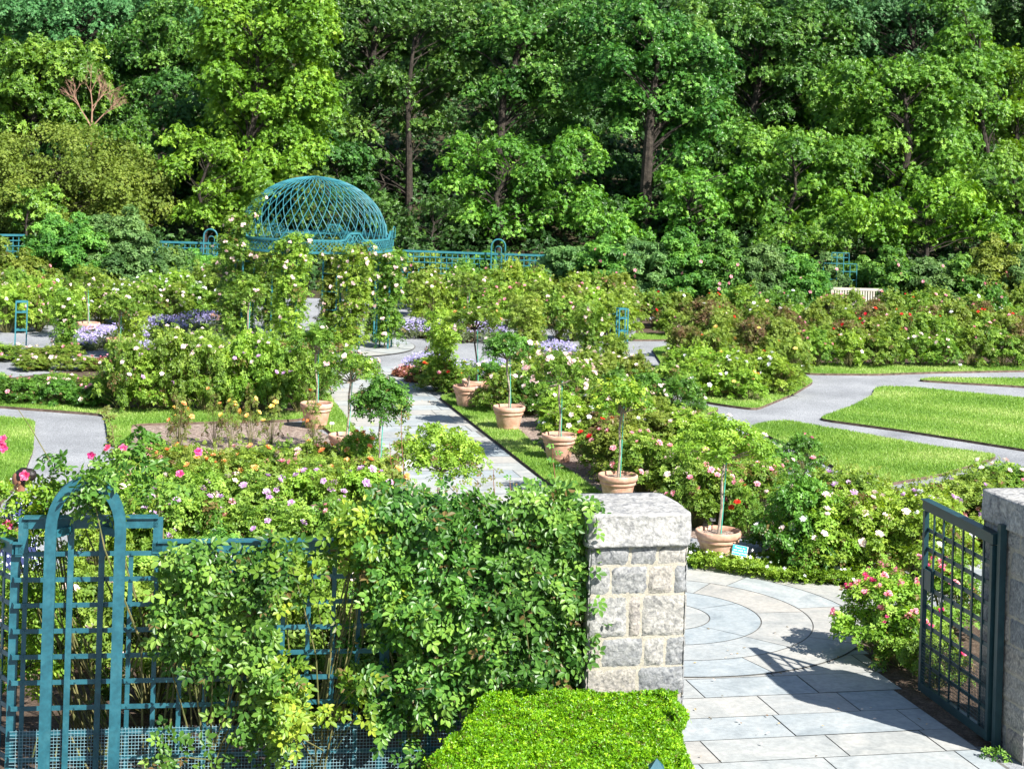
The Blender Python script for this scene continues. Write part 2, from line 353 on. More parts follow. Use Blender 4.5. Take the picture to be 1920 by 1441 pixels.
# rose bush prototypes: unit bush about 1 m high, 0.6 m radius
def bush_proto(mat, seed, nclump=46, n_per=34, leaf=.115, redtop=False, spiky=.25, h=1.0, r=.58, tpl=ROSE5, shape='mound'):
    mb = MB(); st = MB(); cen = []; tips = []
    for i in range(nclump):
        a = 2.39996 * i + rng.normal(0, .3); t = math.sqrt((i + .5) / nclump)
        rr = r * t * (1 + rng.normal(0, .08)); z = h * (.88 - .50 * t ** 2.4) + rng.normal(0, .07 * h)
        if i % 3 == 0 and t > .55: z *= .62
        if i % 7 == 0 and t > .6: z *= .6
        z += spiky * max(0, rng.normal(0, .5)) * h * .4 * (1 - t * .5)
        cen.append((rr * math.cos(a), rr * math.sin(a), max(z, .12)))
    for c in cen:
        c = Vector(c); m = Vector((c.x * .45, c.y * .45, c.z * .55)); b = Vector((c.x * .12, c.y * .12, 0))
        st.tube([b, m, c], [.010, .007, .004], 4)
        if rng.random() < .4: tips.append(c + Vector((0, 0, .14)))
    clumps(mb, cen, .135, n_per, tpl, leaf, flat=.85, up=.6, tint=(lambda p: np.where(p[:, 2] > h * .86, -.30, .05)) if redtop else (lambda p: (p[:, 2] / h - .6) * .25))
    for tp in tips[:8]:                                                   # shoots standing above the mound
        k = 7; z = np.linspace(0, .16 + .1 * rng.random(), k)
        q = np.array(tp) + np.stack([rng.normal(0, .02, k), rng.normal(0, .02, k), z - .08], 1)
        scatter(mb, tpl, q, rng.normal(0, 1, (k, 3)) + np.array([0, 0, .8]), leaf * .8, (.18 if redtop else .75) + rng.normal(0, .1, k))
    spots = sorted([c for c in cen if c[2] > h * .42], key=lambda c: -c[2])
    return mb.mesh('foliage', mat), st.mesh('stems', M['cane']), spots
BUSH = {}
for nm, mt, kw in (('green', 'rose_leaf', {}), ('dark', 'rose_dark', {}), ('lime', 'rose_lime', {}), ('red', 'rose_red', dict(redtop=True, spiky=.5)), ('olive', 'rose_olive', {}),
                   ('grey', 'shrub_grey', dict(nclump=60, leaf=.10)), ('shrub', 'shrub_green', dict(nclump=60, leaf=.10))):
    BUSH[nm] = [bush_proto(M[mt], i, **kw) for i in range(3)]
BUSH['thin'] = [bush_proto(M['rose_red'], i, nclump=16, n_per=14, spiky=.9, r=.34) for i in range(2)]
BUSH['thinred'] = BUSH['thin']
bush_n = 0
def bush(x, y, h, r, proto, label, group=None, blooms='pale', nb=4, bsize=.085, cat='rose bush', name='rose_bush', cluster=False, front=True):
    global bush_n; bush_n += 1
    fo, st, spots = random.choice(BUSH[proto])
    a = rng.random() * 2 * PI
    e = empty(name, (x, y, 0), label, cat, group, a, 1.0)
    S = (r / .6, r / .6, h / 1.0)
    f = link('foliage', fo, e); f.scale = S
    s_ = link('stems', st, e); s_.scale = S
    ks = blooms if isinstance(blooms, (list, tuple)) else [blooms]
    cand = []
    for c in spots:                                                      # blooms sit on the outer clumps, most of them on top
        w = Matrix.Rotation(a, 3, 'Z') @ Vector((c[0], c[1], 0))
        if (w.y < .25 * .6 or c[2] > .8): cand.append(c)
    random.shuffle(cand)
    for c in cand[:nb]:
        p = Vector((c[0] * S[0], c[1] * S[1], c[2] * S[2])); n_ = Vector((c[0], c[1], .55)).normalized()
        p += n_ * (.13 * (S[0] + S[2]) / 2)
        put_bloom(e, random.choice(ks), p, bsize * 1.05 * (.75 + .5 * rng.random()), n_, cluster)
    return e
ORD = ['', 'second', 'third', 'fourth', 'fifth', 'sixth', 'seventh', 'eighth', 'ninth', 'tenth', 'eleventh', 'twelfth', 'thirteenth', 'fourteenth', 'fifteenth', 'sixteenth', 'seventeenth', 'eighteenth', 'nineteenth', 'twentieth']
def ordinal(i, n):
    if n == 1: return 'single'
    if i == 0: return 'leftmost'
    if i == n - 1: return 'rightmost'
    return ORD[i] + ' from left' if i < len(ORD) else 'number %d from left' % (i + 1)
ROWN = {1: [''], 2: ['front row', 'back row'], 3: ['front row', 'middle row', 'back row'], 4: ['front row', 'second row', 'third row', 'back row'],
        5: ['front row', 'second row', 'middle row', 'fourth row', 'back row']}
def rows(bed, desc, lines, cat='rose bush', name='rose_bush'):
    """lines: list (front to back) of dicts: a,b pixel ends of the line of feet, n, h, r, proto(s), blooms, nb"""
    k = len(lines); rn = ROWN[k]
    for j, l in enumerate(lines):
        A = np.array(G(*l['a'])); B = np.array(G(*l['b'])); n = l['n']
        for i in range(n):
            t = (i + .5) / n; p = A + (B - A) * t + rng.normal(0, .10, 2) * l.get('jit', 1)
            pr = l['proto']; pr = pr[int(i * len(pr) / n)] if isinstance(pr, (list, tuple)) and l.get('zoned') else (random.choice(pr) if isinstance(pr, (list, tuple)) else pr)
            h = l['h'] * (1 + rng.normal(0, .09)); r = l['r'] * (1 + rng.normal(0, .07))
            bl = l.get('blooms', 'pale'); nb = int(round(l.get('nb', 4) * 1.7 * (.5 + rng.random())))
            kk = random.choice(bl) if isinstance(bl, (list, tuple)) else bl
            tone = {'green': 'green', 'dark': 'dark green', 'lime': 'yellow green', 'red': 'bronze topped', 'olive': 'olive green', 'grey': 'grey green', 'shrub': 'leafy green', 'thin': 'thin bronze'}[pr]
            d = desc.replace('$', cat)
            where = ', '.join(q for q in (ordinal(i, n), rn[j]) if q)
            lab = '%s %s, %s' % (tone, d, where)
            bush(p[0], p[1], h, r, pr, lab, bed, [kk], nb, l.get('bs', .085), cat, name, l.get('cl', False))

# ================================================================== THE SETTING
def hill(x, y):
    t = np.clip((y - 57) / 60, 0, 1.6)
    return np.where(y > 57, 17 * t ** 1.05 + .5 * np.sin(x * .23 + y * .11) * np.clip(t * 6, 0, 1), 0)
def ground():
    xs = np.concatenate([np.linspace(-400, -40, 10), np.linspace(-36, 36, 60), np.linspace(40, 400, 10)])
    ys = np.concatenate([np.linspace(-60, 50, 12), np.linspace(52, 120, 60), np.linspace(130, 700, 14)])
    X, Y = np.meshgrid(xs, ys); Z = hill(X, Y); v = np.stack([X, Y, Z], 2).reshape(-1, 3)
    nx, ny = len(xs), len(ys); i, j = np.meshgrid(np.arange(nx - 1), np.arange(ny - 1)); k = (j * nx + i).ravel()
    mb = MB(); mb.add(v, np.stack([k, k + 1, k + nx + 1, k + nx], 1), .5)
    o = mb.build('ground', M['litter'], smooth=True); o['kind'] = 'structure'
ground()
gpoly = [(-26, 6), (26, 6), (30, 56), (-30, 56)]
sheet('gravel_path', gpoly, .008, M['gravel'])

PA = np.array([-.228, .974]); PU = np.array([.974, .228])              # walk axis (away) and across
CEN = np.array([1.70, 19.94]); LR = np.array([1.511, 14.86]); RL = np.array([4.37, 15.50]); MID = (LR + RL) / 2
def AX(u, a): return MID + PU * u + PA * a
# --- bluestone: courses of rectangular slabs
def courses(mb, org, u0f, u1f, a0, a1, ch, z, seed, clip=None, wmin=.7, wmax=1.25):
    g = np.random.default_rng(seed); a = a0
    while a < a1 - .05:
        h = min(ch * (1 + g.normal(0, .03)), a1 - a); u0, u1 = u0f(a + h / 2), u1f(a + h / 2); u = u0 - g.random() * .6
        while u < u1 - .02:
            w = g.uniform(wmin, wmax); ua, ub = max(u, u0), min(u + w, u1); u += w
            if ub - ua < .08: continue
            gp = .006
            q = [org + PU * p + PA * s_ for p, s_ in ((ua + gp, a + gp), (ub - gp, a + gp), (ub - gp, a + h - gp), (ua + gp, a + h - gp))]
            zz = z + g.normal(0, .0006)
            mb.add([(*p, zz) for p in q] , [(0, 1, 2, 3)], g.random())
        a += h
stone = MB()
courses(stone, MID, lambda a: -2.6, lambda a: 1.36 if a < 1.9 else 1.36 + (a - 1.9) * .2, -3.6, 3.4, .56, .020, 3)
joint = [tuple(AX(*p)) for p in ((-2.7, -3.7), (1.40, -3.7), (1.40, 1.9), (1.75, 3.4), (-2.7, 3.4))]
sheet('entrance_paving_joints', joint, .013, M['joint'])
stone.build('entrance_paving', M['paving'])['kind'] = 'structure'
# --- the round landing
ring = MB(); g = np.random.default_rng(5)
def arcslab(mb, r0, r1, t0, t1, z, r):
    n = max(3, int((t1 - t0) * r1 / .09)); ts = np.linspace(t0, t1, n); v = []
    for t in ts:
        for rr in (r0, r1): v.append((CEN[0] + rr * math.cos(t), CEN[1] + rr * math.sin(t), z))
    mb.add(v, [(2 * i, 2 * i + 1, 2 * i + 3, 2 * i + 2) for i in range(n - 1)], r)
ringr = [.595, 1.147, 1.697, 2.243, 2.79]
for k, rr in enumerate(ringr):
    r0 = 0 if k == 0 else ringr[k - 1]; n = (2, 5, 7, 9, 12)[k]; ph = g.random() * 2 if k < 4 else .23
    for i in range(n):
        t0 = ph + 2 * PI * i / n; t1 = ph + 2 * PI * (i + 1) / n
        if k == 4 and (math.sin(t0) < .22 or math.sin(t1) < .22): continue
        e_ = .006 / max(rr, .3)
        arcslab(ring, r0 + (.007 if k else 0), rr - .007, t0 + e_, t1 - e_, .030, g.random())
ring.build('round_landing', M['paving'])['kind'] = 'structure'
sheet('round_landing_joints', [(CEN[0] + 2.80 * math.cos(t), CEN[1] + 2.80 * math.sin(t)) for t in np.linspace(.22, PI - .2, 40)] +
      [(CEN[0] + 2.245 * math.cos(t), CEN[1] + 2.245 * math.sin(t)) for t in np.linspace(PI - .18, 2 * PI + .20, 60)], .024, M['joint'])
# --- walk to the pavilion
PATHO = np.array([.48, 28.1])
walk = MB()
courses(walk, PATHO, lambda a: -2.1, lambda a: 0.0, -5.6, 12.6, .60, .019, 9)
walk.build('stone_walk', M['paving'])['kind'] = 'structure'
sheet('stone_walk_joints', [tuple(PATHO + PU * u + PA * a) for u, a in ((-2.12, -5.6), (.02, -5.6), (.02, 12.62), (-2.12, 12.62))], .012, M['joint'])
side = MB(); SW = np.array(G(1600, 1112))
for i in range(6):
    for j in range(3):
        x0 = .02 + i * .8 + (j % 2) * .3; y0 = j * .42
        p = [SW + np.array(q) for q in ((x0, y0 + .3 * i * .8 * .3), (x0 + .78, y0 + .3 * (i + 1) * .24), (x0 + .78, y0 + .3 * (i + 1) * .24 + .41), (x0, y0 + .3 * i * .24 + .41))]
        side.add([(*q, .018) for q in p], [(0, 1, 2, 3)], rng.random())
side.build('side_walk', M['paving'])['kind'] = 'structure'
PAV = np.array(G(600, 648)) + np.array([-.24, .0])
pr = MB()
for k, (r0, r1, n) in enumerate(((0, .9, 4), (.9, 1.7, 9), (1.7, 2.5, 14))):
    for i in range(n):
        t0 = 2 * PI * (i + .3 * k) / n; m_ = 6; ts = np.linspace(t0 + .01, t0 + 2 * PI / n - .01, m_); v = []
        for t in ts:
            for rr in (r0 + .01, r1 - .01): v.append((PAV[0] + rr * math.cos(t), PAV[1] + rr * math.sin(t), .036))
        pr.add(v, [(2 * i_, 2 * i_ + 1, 2 * i_ + 3, 2 * i_ + 2) for i_ in range(m_ - 1)], rng.random())
pr.build('pavilion_paving', M['paving'])['kind'] = 'structure'
sheet('pavilion_paving_joints', [(PAV[0] + 2.52 * math.cos(t), PAV[1] + 2.52 * math.sin(t)) for t in np.linspace(0, 2 * PI, 50)[:-1]], .030, M['joint'])

# --- lawns and turf edging
def P(*pts): return [G(x, y) for x, y in pts]
LAWNS = {
 'lawn near the middle': P((1403, 804), (1440, 796), (1475, 793), (1600, 815), (1750, 842), (1874, 858), (1850, 868), (1770, 893), (1650, 915), (1600, 896), (1500, 850)),
 'broad lawn at the right': P((1532, 789), (1600, 764), (1636, 745), (1641, 729), (1700, 729), (1920, 750), (2200, 778), (2250, 900), (1912, 846), (1700, 812)),
 'narrow lawn at the right edge': P((1718, 716), (1742, 712), (1920, 713), (2200, 716), (2200, 755), (1920, 728), (1800, 721)),
 'turf strip before the long rose bed': P((1495, 684), (1498, 700), (1520, 704), (1640, 705), (1750, 701), (1920, 698), (2150, 698), (2150, 684), (1920, 684), (1700, 688)),
 'turf edging of the pointed bed': P((1222, 658), (1255, 651), (1300, 660), (1500, 700), (1526, 719), (1490, 741), (1418, 771), (1350, 762), (1290, 751), (1250, 700)),
 'turf strip beside the stone walk': P((822, 747), (860, 742), (900, 745), (960, 800), (1030, 862), (1120, 925), (1180, 975), (1150, 990), (1062, 938), (1002, 889)),
 'turf tip behind the potted rose': P((1250, 768), (1300, 765), (1352, 770), (1330, 779), (1265, 790)),
 'small turf corner by the front bed': P((1330, 1010), (1380, 990), (1428, 985), (1430, 995), (1385, 1008), (1340, 1025)),
 'lawn at the left edge': P((-120, 780), (0, 786), (66, 793), (62, 850), (40, 905), (-10, 960), (-160, 960)),
 'turf strip at the left': P((-60, 744), (0, 750), (200, 772), (245, 771), (570, 778), (570, 791), (245, 800), (246, 840), (205, 840), (196, 781), (0, 766), (-60, 762)),
 'turf strip by the left pots': P((604, 746), (615, 741), (628, 760), (668, 812), (700, 850), (690, 856), (640, 832), (600, 800), (574, 792), (573, 777)),
 'turf patch at the far left': P((-60, 700), (0, 703), (22, 712), (0, 722), (-60, 724)),
 'turf patch by the green obelisk': P((1178, 640), (1190, 628), (1252, 630), (1258, 640)),
}
gm = MB()
for nm, poly in LAWNS.items():
    sp = smooth_poly(poly, 2); o = sheet('lawn', sp, .055, M['turf'], .05, M['edge_soil'])
    A = abs(poly_area(sp)); px_ = np.array(sp); Ym = px_[:, 1].mean()
    dens = 2600 if Ym < 34 else 1500
    x0, y0 = px_.min(0); x1, y1 = px_.max(0); n = int((x1 - x0) * (y1 - y0) * dens); n = min(n, 400000)
    q = rng.random((n, 2)) * [x1 - x0, y1 - y0] + [x0, y0]
    c = 960 + q[:, 0] * F / q[:, 1]; ok = inside(q[:, 0], q[:, 1], sp) & (c > -60) & (c < 2000); q = q[ok]
    n = len(q)
    d = rng.normal(size=(n, 2)); d /= np.linalg.norm(d, axis=1, keepdims=True); h = .022 + .028 * rng.random(n); w = .006 + .004 * rng.random(n)
    base = np.column_stack([q, np.full(n, .053)]); side_ = np.column_stack([d * w[:, None], np.zeros(n)])
    lean = np.column_stack([rng.normal(0, .014, (n, 2)), h])
    v = np.stack([base - side_, base + side_, base + lean], 1)
    pt = .42 + .42 * np.sin(q[:, 0] * 1.3 + 2 * np.sin(q[:, 1] * .9)) * np.sin(q[:, 1] * 1.7 + q[:, 0] * .4) + rng.normal(0, .2, n)
    gm.add(v.reshape(-1, 3), np.arange(3 * n).reshape(-1, 3), pt)
tag(gm.build('grass', M['grass']), 'mown bright green grass on the lawns and turf edging', 'grass', kind='stuff')
# --- bed soil
def soil(name, pts, mat='soil', z=.015): sheet(name, smooth_poly(P(*pts), 1), z, M[mat])
soil('bed_soil', ((205, 770), (575, 778), (612, 745), (585, 700), (190, 690), (-80, 720), (-80, 750), (0, 751)))
soil('bed_soil', ((245, 800), (565, 792), (650, 835), (700, 880), (750, 960), (300, 960), (215, 900), (245, 850)), 'mulch', .016)
soil('bed_soil', ((215, 900), (760, 930), (835, 1010), (1000, 1200), (1100, 1330), (1090, 1700), (-200, 1700), (-150, 1250), (60, 1150), (180, 1000)))
soil('bed_soil', ((870, 745), (1000, 700), (1240, 740), (1300, 768), (1262, 792), (1400, 855), (1510, 905), (1500, 1000), (1340, 1015), (1230, 1000), (1120, 925), (960, 800)), 'mulch')
soil('bed_soil', ((1285, 1050), (1420, 1040), (1480, 1010), (1560, 960), (2000, 900), (2100, 1010), (1834, 1046), (1700, 1093), (1600, 1104), (1480, 1098), (1360, 1078), (1285, 1068)))
soil('bed_soil', ((1500, 690), (1920, 688), (2200, 688), (2200, 600), (1200, 600), (1190, 628), (1240, 629), (1300, 655), (1450, 684)))
soil('bed_soil', ((1240, 665), (1280, 655), (1500, 703), (1512, 716), (1480, 733), (1412, 757), (1290, 742), (1250, 700)), 'soil', .062)
soil('bed_soil', ((1608, 1165), (1900, 1120), (1960, 1300), (1845, 1412), (1655, 1283), (1612, 1215)), 'soil')

# ================================================================== GATE PILLARS
def pillar(org, label, seed, fw=.80):
    """org: front corner nearest the opening ... local axes PU, PA"""
    g = np.random.default_rng(seed)
    e = empty('stone_pillar', (org[0], org[1], 0), label, 'pillar', 'stone gate pillars', math.atan2(PU[1], PU[0]))
    Hs = 1.925; rows_ = [.25, .22, .24, .24, .24, .34, .235, .16]
    fixed = {7: [.40, .69], 6: [.21, .60, .87], 5: [.40, .54], 4: [.13, .57, .80], 3: [.52]}
    core = MB(); core.box((fw / 2, fw / 2, Hs / 2), (fw - .004, fw - .004, Hs)); core.build('mortar_core', M['mortar'], e)
    st = MB()
    def face(o_, ex, nrm, first):
        z = 0.0
        for k, h in enumerate(rows_):
            cuts = fixed.get(k) if first else None
            if cuts is None: cuts = sorted(g.uniform(.15, .85, g.integers(1, 4))); cuts = [c for i, c in enumerate(cuts) if i == 0 or c - cuts[i - 1] > .14]
            xs = [0] + list(cuts) + [1]
            for i in range(len(xs) - 1):
                a, b = xs[i] * fw, xs[i + 1] * fw; gp = .0065
                a2, b2 = a + (gp if i else -.010), b - (gp if i < len(xs) - 2 else -.010); z0, z1 = z + gp * .8, z + h - gp * .8
                nu, nv = max(5, int((b2 - a2) / .025)), max(5, int((z1 - z0) / .025)); U, V = np.meshgrid(np.linspace(0, 1, nu), np.linspace(0, 1, nv))
                ed = np.minimum(np.minimum(U, 1 - U) * (b2 - a2), np.minimum(V, 1 - V) * (z1 - z0)); prof = 1 - np.exp(-ed / .007)
                bulge = prof * (.011 + .006 * g.random()) + prof * g.normal(0, .0022, U.shape) + .006 * prof * np.sin(U * 5 * g.random() + V * 6 * g.random() + g.random() * 6) - .004
                jx = g.normal(0, .0035, U.shape); jz = g.normal(0, .0035, U.shape)
                q = np.array(o_)[None, None] + np.array(ex)[None, None] * (a2 + U * (b2 - a2) + jx)[..., None] + np.array([0, 0, 1])[None, None] * (z0 + V * (z1 - z0) + jz)[..., None] + np.array(nrm)[None, None] * bulge[..., None]
                ii, jj = np.meshgrid(np.arange(nu - 1), np.arange(nv - 1)); kk = (jj * nu + ii).ravel()
                st.add(q.reshape(-1, 3), np.stack([kk, kk + 1, kk + nu + 1, kk + nu], 1), g.random())
            z += h
    face((0, 0, 0), (1, 0, 0), (0, -1, 0), True); face((0, fw, 0), (0, -1, 0), (-1, 0, 0), False)
    face((fw, 0, 0), (0, 1, 0), (1, 0, 0), False); face((fw, fw, 0), (-1, 0, 0), (0, 1, 0), False)
    st.build('stonework', M['granite'], e, smooth=True)
    bm = bmesh.new(); bmesh.ops.create_cube(bm, size=1); bmesh.ops.subdivide_edges(bm, edges=bm.edges[:], cuts=13, use_grid_fill=True)
    gg = np.random.default_rng(seed + 1); ph = gg.random(6) * 6
    for v in bm.verts:
        x, y, z = v.co; w = fw + .085; m_ = max(abs(x), abs(y))
        if m_ > .46 and z > .3: z -= (m_ - .46) * 1.6 * (z - .3)
        d = .006 * math.sin(x * 11 + ph[0] + y * 7) + .005 * math.sin(y * 9 + z * 5 + ph[1]) + gg.normal(0, .0022)
        cx = abs(abs(x) - .5) < .01 and abs(abs(y) - .5) < .01
        s_ = 1 - (.05 if cx else 0)
        v.co = (fw / 2 + x * w * s_ + (d if abs(x) > .49 else 0), fw / 2 + y * w * s_ + (d if abs(y) > .49 else 0), Hs + .13 + z * .26 + (d * .6 if abs(z) > .49 and z > 0 else 0))
    me = bpy.data.meshes.new('cap_stone'); bm.to_mesh(me); bm.free(); me.materials.append(M['cap_stone'])
    for p_ in me.polygons: p_.use_smooth = True
    link('cap_stone', me, e)
    return e
pl = LR - PU * .80
pillar(pl, 'sunlit stone gate pillar with thick grey cap between vine and paving', 11)
pillar(RL + np.array([.10, .0]), 'stone gate pillar at the right edge beside the open metal gate', 23)

# ================================================================== GATE
def gate():
    Hh = np.array([4.285, 15.93]); Fr = np.array([4.01, 17.38]); d = Fr - Hh; Lg = np.linalg.norm(d); d = d / Lg
    e = empty('metal_gate', (Hh[0], Hh[1], 0), 'open dark green metal grid gate swung beside the right stone pillar', 'gate', None, math.atan2(d[1], d[0]))
    z0, z1 = .07, 1.86; fr = MB()
    fr.box((Lg / 2, 0, z1 - .045), (Lg + .02, .05, .09)); fr.box((Lg / 2, 0, z1 + .004), (Lg + .04, .09, .012))
    fr.box((Lg / 2, 0, z0 + .04), (Lg - .05, .04, .08))
    for x in (.022, Lg - .022): fr.box((x, 0, (z0 + z1) / 2 - .05), (.045, .045, z1 - z0 - .1))
    fr.build('frame', M['teal_dark'], e)
    gr = MB(); nz = 9
    for i in range(1, 7): gr.box((Lg * i / 7, 0, (z0 + z1) / 2), (.026, .012, z1 - z0 - .16))
    for k in range(1, nz): gr.box((Lg / 2, -.011, z0 + .08 + (z1 - z0 - .17) * k / nz), (Lg - .09, .010, .038))
    for k in range(1, nz):
        for i in range(1, 7): gr.lathe([(.001, 0), (.007, .0), (.001, .006)], 6, (Lg * i / 7, -.016, z0 + .08 + (z1 - z0 - .17) * k / nz))
    gr.build('grid', M['teal_dark'], e)
    wm = MB(); top = .62
    for i in range(int((Lg - .1) / .03)): wm.box((.05 + i * .03, .012, (z0 + top) / 2 + .05), (.003, .003, top - z0 - .1))
    for k in range(int((top - z0) / .03)): wm.box((Lg / 2, .0155, z0 + .08 + k * .03), (Lg - .1, .003, .003))
    wm.build('wire_mesh', M['teal_dark'], e)
    lk = MB(); zc = z0 + .08 + (z1 - z0 - .17) * 5.45 / nz; lk.box((Lg - .12, -.0, zc), (.17, .035, .19)); lk.box((Lg - .02, -.03, zc - .03), (.05, .03, .16)); lk.box((Lg + .03, 0, zc - .05), (.03, .03, .06))
    lk.build('lock', M['teal_dark'], e)
    hp = MB(); hp.box((-.075, -.03, .98), (.06, .06, 1.96)); hp.build('hinge_post', M['teal_dark'], e)
    for z in (.20, 1.72):
        h_ = MB(); h_.tube([(-.012, -.05, z), (-.012, -.05, z + .12)], .018, 8); o = h_.build('hinge', M['cane_red'] if z < 1 else M['teal_dark'], e)
        if z < 1: o['label'] = 'rusty lower hinge'
gate()

# ================================================================== NEAR TRELLIS FENCE
FA = np.array([.64, 15.07]); FB = np.array([-3.76, 14.30]); FE = (FB - FA) / np.linalg.norm(FB - FA); FN = np.array([FE[1], -FE[0]])
if FN[1] > 0: FN = -FN                                                   # towards the camera
FLEN = float(np.linalg.norm(FB - FA))
def hit(px, py):
    X = px - 960; Yp = py - HY; xr = CR * X + SR * Yp; yr = -SR * X + CR * Yp
    d = np.array([xr / F, 1.0]); A = np.array([[d[0], -FE[0]], [d[1], -FE[1]]]); t, s_ = np.linalg.solve(A, FA); return s_, HC - yr / F * t
def FP(s_, z, off=0.0):
    p = FA + FE * s_ + FN * off; return (p[0], p[1], z)
def PXv(p):
    xr = p[:, 0] * F / p[:, 1]; yr = (HC - p[:, 2]) * F / p[:, 1]; return 960 + CR * xr - SR * yr, HY + SR * xr + CR * yr
def near_fence():
    e = empty('trellis_fence', (FA[0], FA[1], 0), 'teal blue trellis fence with stepped top rail and narrow arch, half hidden by roses', 'fence')
    def W_(v): return (v[0] - FA[0], v[1] - FA[1], v[2])
    up = (0, 0, 1)
    sL, zT = hit(45, 1022); sa, z1 = hit(164, 985); s90, zr = hit(90, 972); s297, _ = hit(297, 972)
    s42, _ = hit(44, 1000); zt = 1.90; zt2 = zr
    ra = MB()                                                            # top rails (stepped) and lower board
    def rail(a, b, z, w=.055, t=.085): ra.bar(W_(FP(a, z)), W_(FP(b, z)), w, t, up)
    rail(0, s297 + .04, zt - .04); rail(s42, FLEN, zt - .04); rail(s297, s42, zt2 - .03)
    ra.bar(W_(FP(s297, zt2 + .012)), W_(FP(s42, zt2 + .012)), .10, .014, up)
    ra.bar(W_(FP(-.0, zt + .010)), W_(FP(s297, zt + .010)), .10, .014, up); ra.bar(W_(FP(s42, zt + .010)), W_(FP(FLEN + .02, zt + .010)), .10, .014, up)
    for s_ in (s297, s42): ra.bar(W_(FP(s_, zt - .07)), W_(FP(s_, zt2 + .005)), .075, .055, FN.tolist() + [0])
    ra.build('top_rail', M['teal'], e)
    la = MB(); s0, _ = hit(602 / 2.48, 1150); k0 = -int(s0 / .2) - 1
    s_ = s0 - .2 * 30
    while s_ < FLEN:
        if s_ > .03 and abs(s_ - sa) > .27:
            la.bar(W_(FP(s_, .02, .004)), W_(FP(s_, zt - .08, .004)), .036, .010, FN.tolist() + [0])
        s_ += .2
    z = zt - .08
    while z > .1:
        la.bar(W_(FP(0.0, z, .0145)), W_(FP(FLEN, z, .0145)), .010, .036, up); z -= .2
    s_ = s0 - .2 * 30
    while s_ < FLEN:                                                     # bolts at the crossings
        z = zt - .08
        while z > .1 and s_ > .03:
            p = W_(FP(s_, z, .022)); la.box(p, (.012, .012, .012)); z -= .2
        s_ += .2
    la.build('lattice', M['teal'], e)
    for s_, t in ((.06, .07), (1.55, .06), (FLEN, .07)):
        q = MB(); q.bar(W_(FP(s_, 0, -.06)), W_(FP(s_, zt - .09, -.06)), t, t, FN.tolist() + [0]); q.build('post', M['teal'], e)
    wm = MB(); zt3 = .46
    for i in range(int(FLEN / .026)): p = FP(i * .026, 0, .024); wm.bar(W_((p[0], p[1], 0.0)), W_((p[0], p[1], zt3)), .0024, .0022, FN.tolist() + [0])
    for i in range(int(zt3 / .026) + 1): wm.bar(W_(FP(0, i * .026 + .005, .0275)), W_(FP(FLEN, i * .026 + .005, .0275)), .0022, .0024, up)
    wm.build('wire_mesh', M['mesh_wire'], e)
    # arched niche in front: two thick outer posts joined by a pointed round arch, a small inner arch behind
    def arch(half, off, z_sp, rise, w, name):
        pts = [(sa - half, .0), (sa - half, z_sp)]
        for t in np.linspace(PI, 0, 15)[1:-1]: pts.append((sa + half * math.cos(t), z_sp + rise * math.sin(t) ** .9))
        pts += [(sa + half, z_sp), (sa + half, 0)]
        q = MB(); V3 = [Vector(W_(FP(p[0], p[1], off))) for p in pts]; n_ = Vector((FN[0], FN[1], 0)); v = []
        for i, p in enumerate(V3):
            d = (V3[min(i + 1, len(V3) - 1)] - V3[max(i - 1, 0)]).normalized(); o_ = d.cross(n_).normalized()
            for a, b in ((-1, -1), (1, -1), (1, 1), (-1, 1)): v.append(tuple(p + o_ * (a * w / 2) + n_ * (b * w / 2)))
        f = []
        for i in range(len(V3) - 1):
            for j in range(4): f.append((i * 4 + j, i * 4 + (j + 1) % 4, i * 4 + 4 + (j + 1) % 4, i * 4 + 4 + j))
        q.add(v, f, .5); return q.build(name, M['teal'], e)
    _, zpk = hit(164, 893); _, zs = hit(164, 985)
    arch(.262, .24, zs + .0, zpk - zs - .0, .085, 'arch'); arch(.118, .03, zs - .02, .15, .045, 'inner_arch')
    br = MB()
    for sg in (-1, 1):
        for z in (zs - .02,): br.bar(W_(FP(sa + sg * .262, z, .22)), W_(FP(sa + sg * .118, z, .04)), .03, .06, up)
        br.bar(W_(FP(sa + sg * .262, 0, .0)), W_(FP(sa + sg * .262, zt2, .0)), .06, .05, FN.tolist() + [0])
    br.build('bracket', M['teal'], e)
    # the fence turns away at the left end
    rt = MB(); d2 = np.array([-.62, .78]); C0 = FA + FE * FLEN
    def Q(t, z): return (C0[0] + d2[0] * t - FA[0], C0[1] + d2[1] * t - FA[1], z)
    rt.bar(Q(0, zt - .04), Q(3, zt - .04), .055, .085, up); rt.bar(Q(0, zt + .01), Q(3, zt + .01), .10, .014, up)
    z = zt - .28
    while z > .1: rt.bar(Q(0, z), Q(3, z), .010, .036, up); z -= .2
    for i in range(1, 15): rt.bar(Q(.2 * i, 0), Q(.2 * i, zt - .08), .036, .010, (d2[1], -d2[0], 0))
    rt.build('return_panel', M['teal'], e)
near_fence()

